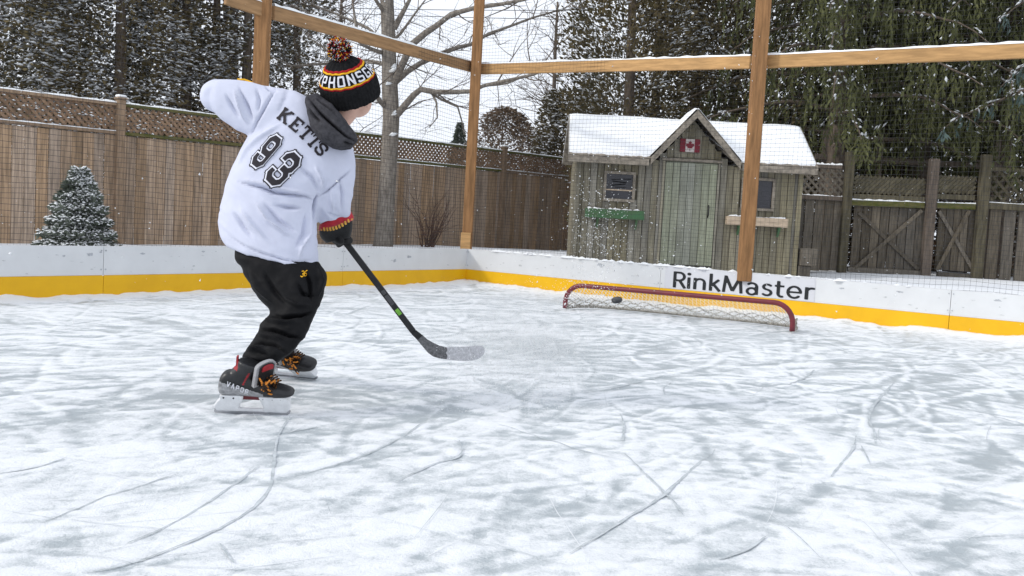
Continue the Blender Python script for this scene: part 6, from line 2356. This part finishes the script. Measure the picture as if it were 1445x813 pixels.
cs = ([(452, 320, 496, 302, 3.865, .066), (450.5, 328, 497.5, 313, 3.90, .066), (453, 336, 497, 325, 3.94, .058), (460, 343, 494, 336, 3.97, .048)],
      [(451, 316.5, 495, 297.5, 3.850, .068), (449.5, 323, 499, 306, 3.868, .072), (450.5, 326.5, 498.5, 311, 3.885, .070)],
      (451, 323, 498, 306.5, 3.868, .075, 2.2))
glove(low_hand, el_r, cs, CAMP - low_hand, '')
cs2 = ([(325, 118, 322, 152, 3.88, .055), (334, 114, 332, 154, 3.90, .055), (344, 117, 342, 150, 3.92, .048)],
       [(320, 116, 317, 155, 3.865, .058), (326, 113, 323, 156, 3.88, .060)],
       (326, 113, 323, 156, 3.88, .062, 0))
gl2 = glove(at(331, 136, 3.93), el_l, cs2, Vector((-.3, -.1, .9)), '')
# gold and black edging of the upper glove that shows above the sleeve
mb = MB(); mb.tube([at(335, 112.5, 3.86), at(345, 113, 3.87), (at(354, 116.5, 3.86)), at(361, 121, 3.84)], .0055, 8); mb.build('cuff_edge', M['knit_gold'], gl2, True)

# ---- skates
def skate(heel, toe, lean, lab):
    """local frame: x heel->toe, y to the left, z up"""
    fx = (toe - heel).normalized(); up = Vector((0, 0, 1)); ly = up.cross(fx).normalized()
    root = bpy.data.objects.new('skate', None); COL.objects.link(root); root.parent = person
    org = (heel + toe) / 2; org.z = 0
    root.location = org - origin(person)
    Rl = Matrix((fx, ly, up)).transposed() @ Matrix.Rotation(lean, 3, 'X')
    sc = (toe - heel).length / .286
    org = org + Vector((0, 0, .010))
    W = lambda x, y, z: org + Rl @ (Vector((x, y, z)) * sc)
    foot = [(-.118, .020, .088, .118), (-.110, .030, .078, .150), (-.085, .034, .075, .172), (-.04, .033, .074, .170), (0, .034, .073, .155), (.045, .040, .073, .135), (.09, .0425, .075, .120), (.125, .039, .078, .110), (.148, .030, .082, .103), (.158, .014, .087, .097)]
    mb = MB(); n = 24
    st = 5; m = (len(foot) - 1) * st
    for k in range(m + 1):
        x, hw, z0, z1 = cr(foot, k / m)
        for j in range(n):
            t = 2 * math.pi * j / n; c_, s2 = math.cos(t), math.sin(t)
            c_ = math.copysign(abs(c_) ** .75, c_); s2 = math.copysign(abs(s2) ** .75, s2)
            mb.v.append(tuple(W(x, hw * c_, (z0 + z1) / 2 + (z1 - z0) / 2 * s2)))
    for k in range(m):
        for j in range(n): mb.f.append((k * n + j, k * n + (j + 1) % n, (k + 1) * n + (j + 1) % n, (k + 1) * n + j)); mb.m.append(0)
    mb.f.append(tuple(range(n))); mb.m.append(0); mb.f.append(tuple(m * n + j for j in range(n))); mb.m.append(0)
    sh = MB(); prof = [(.10, -.056, .054, .031), (.13, -.050, .054, .033), (.155, -.036, .054, .034), (.178, -.016, .054, .037), (.198, .004, .055, .041), (.208, .010, .053, .040)]
    m2 = (len(prof) - 1) * 4
    for k in range(m2 + 1):
        z, x0, hx, hy = cr(prof, k / m2)
        for j in range(n):
            t = 2 * math.pi * j / n
            sh.v.append(tuple(W(x0 + hx * math.cos(t), hy * math.sin(t), z + .012 * math.cos(t) * (-1 if z > .2 else 0))))
    for k in range(m2):
        for j in range(n): sh.f.append((k * n + j, k * n + (j + 1) % n, (k + 1) * n + (j + 1) % n, (k + 1) * n + j)); sh.m.append(0)
    sh.f.append(tuple(range(n))); sh.m.append(0); sh.f.append(tuple(m2 * n + j for j in range(n))); sh.m.append(0)
    me = fuse('boot', [mb, sh], .0040, 3)
    # colour blocking of the boot: silver quarter and sole line, dark toe cap
    inv = Rl.transposed()
    mi = []
    for p in me.polygons:
        q = inv @ (p.center - org) / sc
        if q.x > .085: k = 2
        elif q.z < .088: k = 1
        elif q.x < .05 and q.z < .118 - .25 * (q.x + .03): k = 1
        elif q.x < -.043 and q.z > .185: k = 3
        elif abs((q.x + .01) - (q.z - .16) * .5) < .0035 and .13 < q.z < .18: k = 3
        else: k = 0
        mi.append(k)
    for m_ in ('boot_black', 'boot_silver', 'boot_black', 'boot_red'): me.materials.append(M[m_])
    me.polygons.foreach_set('material_index', mi)
    bw = me.copy(); tree = bvh(bw)
    boot = link('boot', me, root, None, True)
    # heel tab
    tb = MB(); tb.prism([W(-.053, -.012, .19), W(-.053, .012, .19), W(-.050, .008, .232), W(-.050, -.008, .232)], (W(.006, 0, 0) - W(0, 0, 0)))
    tb.build('heel_tab', M['boot_red'], root)
    # tongue: felt slab with a rounded top, red badge inside
    def slabp(x0, z0, x1, z1, hw, th, nm, m_, r=.5):
        d = Vector((x1 - x0, 0, z1 - z0)); L = d.length; d.normalize(); nn = Vector((d.z, 0, -d.x))
        poly = [(0, -hw), (0, hw)] + [(L - hw * r + hw * r * math.sin(a), hw * math.cos(a)) for a in np.linspace(0, math.pi, 10)]
        ct_, st2 = math.cos(-.75), math.sin(-.75)          # the tongue flops round toward the outer side
        TW = lambda x, y, z: W(.030 + (x - .030) * ct_ - y * st2, (x - .030) * st2 + y * ct_, z)
        pts = [TW(x0 + d.x * s, y, z0 + d.z * s) for s, y in poly]
        q = MB(); q.prism(pts, TW(*(nn * th)) - TW(0, 0, 0)); return q.build(nm, m_, root)
    slabp(.040, .130, .066, .232, .043, .014, 'tongue', M['boot_felt'])
    slabp(.0575, .136, .0805, .224, .032, .004, 'tongue_panel', M['boot_black'])
    slabp(.0775, .196, .0845, .221, .024, .004, 'tongue_badge', M['boot_red'])
    # laces: rows across the throat and loose loops
    lc = [MB(), MB()]
    for k in range(9):
        f = k / 8
        x, z = .098 - .050 * f, .121 + .062 * f
        hw = .026 - .002 * f
        for s in (1, -1):
            pts = [W(x + .006 * s * u - .004 * (1 - abs(u)), hw * u * s, z + .008 * (1 - u * u) + .004 * s * u) for u in np.linspace(-1, 1, 7)]
            for i in range(6): lc[(i + k) % 2].tube([pts[i], pts[i + 1]], .0032 * sc, 6, False)
    for k in range(9):
        a0 = random.random() * 6.28
        c = W(.068 + random.uniform(-.02, .02), random.uniform(-.045, .02), .150 + random.uniform(-.015, .02))
        pts = [c + Rl @ Vector((.02 * math.sin(a0 + u * 5), .026 * math.cos(a0 * 2 + u * 4) - .006, -.045 * u + .016 * math.sin(u * 6 + k))) for u in np.linspace(0, 1, 13)]
        for i in range(12): lc[(i // 2 + k) % 2].tube([pts[i], pts[i + 1]], .0032 * sc, 6, False)
    q = MB(); q.add(lc[0].v, lc[0].f, 0); q.add(lc[1].v, lc[1].f, 1)
    q.build('laces', [M['lace_orange'], M['lace_dark']], root)
    # blade holder with two towers, and the steel
    def plate(poly, hw0, hw1, nm, m_):
        """poly in (x,z); half width goes from hw0 at its foot to hw1 at its top"""
        zs = [p[1] for p in poly]; z0, z1 = min(zs), max(zs)
        hw = lambda z: hw0 + (hw1 - hw0) * (z - z0) / (z1 - z0)
        n = len(poly); q = MB()
        q.add([W(x, -hw(z), z) for x, z in poly] + [W(x, hw(z), z) for x, z in poly],
              [tuple(range(n)), tuple(range(2 * n - 1, n - 1, -1))] + [(i, n + i, n + (i + 1) % n, (i + 1) % n) for i in range(n)])
        return q
    qs = [plate([(-.130, .004), (-.045, .004), (-.046, .026), (-.030, .060), (-.026, .079), (-.112, .079), (-.114, .060), (-.140, .026)], .006, .027, '', None),
          plate([(.044, .004), (.128, .004), (.144, .026), (.140, .062), (.132, .081), (.030, .079), (.034, .060), (.044, .026)], .006, .030, '', None),
          plate([(-.06, .004), (.06, .004), (.06, .018), (-.06, .018)], .005, .0065, '', None)]
    me = fuse('blade_holder', qs, .0030, 2); link('blade_holder', me, root, M['holder_white'], True)
    plate([(-.03, .058), (.036, .058), (.036, .078), (-.03, .078)], .010, .018, '', None).build('sole_insert', M['sole_dark'], root)
    plate([(-.132, -.0085), (.126, -.0085), (.140, .001), (.144, .012), (-.138, .012), (-.141, .0)], .0022, .0022, '', None).build('runner', M['runner_steel'], root)
    rv = MB()
    for (x, z) in ((-.098, .070), (-.062, .070), (.045, .071), (.080, .071), (.110, .072)):
        for s in (-1, 1): rv.tube([W(x, .018 * s, z), W(x, .0265 * s, z)], .0034, 8)
    rv.build('rivet', M['print_black'], root)['kind'] = 'stuff'
    return root, tree, boot


sk1, bt1, boot1 = skate(*SK_R, 'near')
sk2, bt2, boot2 = skate(*SK_L, 'far')
LET = {'V': Glyph([(.05, 1, .34, 0, .17), (.63, 1, .34, 0, .17)]), 'A': Glyph([(.05, 0, .34, 1, .17), (.63, 0, .34, 1, .17), (.18, .32, .50, .32, .13)]), 'P': BLK['P'], 'O': BLK['O'], 'R': BLK['R']}
for k, ch in enumerate('VAPOR'):
    decal(bt1, LET[ch], (322.5 + 6.4 * k, 542.5 + 2.6 * k), (1.8, -7.0), (6.6, 2.6), .72, .08, 'letter', M['knit_white'], boot1, .01, .003)

# ------------------------------------------------------------------ the stick
stick = thing('hockey_stick', 'black hockey stick with grey taped blade swung above the ice', 'hockey stick', low_hand)
butt = top_hand - sdir * .07
sx = sdir; sb = (CAMP - low_hand); sb = (sb - sx * sb.dot(sx)).normalized()     # broad face toward the camera
mb = MB(); mb.bar(butt, heel_s - sx * .085, .019, .0275, up=sx.cross(sb), bev=.004); mb.build('shaft', M['stick_black'], stick)
mb = MB(); mb.tube([butt - sx * .006, butt + sx * .012], .019, 12); mb.build('knob', M['blade_light'], stick)
for (px, py, L, m, nm) in ((562, 440.5, .030, 'stick_green', 'logo'), (549, 424, .05, 'stick_grey', 'print'), (541, 413, .02, 'stick_grey', 'print')):
    t = ((at(px, py, 4.03) - top_hand).dot(sx)); c = top_hand + sx * t
    mb = MB(); mb.box(c + sb * .0098, (L, .017, .0012), Matrix((sx, sx.cross(sb), sb)).transposed()); mb.build(nm, M[m], stick)
outl_d = [(588, 479), (598, 491), (604, 498), (611, 503), (619, 505.5), (630, 507.3), (631.5, 503), (629.5, 498), (631.5, 494), (630, 490.2), (620, 487.8), (611, 483.5), (603, 479), (596.5, 473)]
outl_l = [(630, 507.5), (644, 509), (657.5, 509.6), (668, 508.6), (676, 506), (682, 501), (684, 496), (683.5, 491), (680.5, 488.6), (674, 488), (655, 489.4), (630, 490), (631.5, 494), (629.5, 498), (631.5, 503)]


def bdepth(px): return 4.06 + .0016 * max(px - 600, 0) + .000006 * max(px - 620, 0) ** 2


bl_par = None
u_ = sx.cross(sb).normalized(); e_ = heel_s - sx * .0851
hp = [e_ + u_ * (.01375 * a) + sb * (.0095 * b) for a in (-1, 1) for b in (-1, 1)]
for x, y in ((589.2, 480.2), (596.6, 473.2)):
    q = at(x, y, bdepth(x)); hp += [q - VIEW(q) * .0055, q + VIEW(q) * .0055]
bm = bmesh.new()
for q in hp: bm.verts.new(q)
bmesh.ops.convex_hull(bm, input=bm.verts)
me = bpy.data.meshes.new('hosel'); bm.to_mesh(me); bm.free()
link('hosel', me, stick, M['stick_black'])
for nm, ol, m in (('blade', outl_d, 'blade_dark'), ('blade_tape', outl_l, 'blade_light')):
    f = [at(x, y, bdepth(x)) for x, y in ol]
    vw = VIEW(f[0])
    mb = MB(); n = len(f)
    t = .0045 if nm == 'blade' else .0052
    mb.add([p - vw * t for p in f] + [p + vw * t for p in f], [tuple(range(n)), tuple(range(2 * n - 1, n - 1, -1))] + [(i, n + i, n + (i + 1) % n, (i + 1) % n) for i in range(n)])
    me = mb.mesh(nm); bm = bmesh.new(); bm.from_mesh(me); bmesh.ops.triangulate(bm, faces=bm.faces); bmesh.ops.recalc_face_normals(bm, faces=bm.faces); bm.to_mesh(me); bm.free()
    o = link(nm, me, stick if bl_par is None else bl_par, M[m])
    if nm == 'blade': bl_par = o
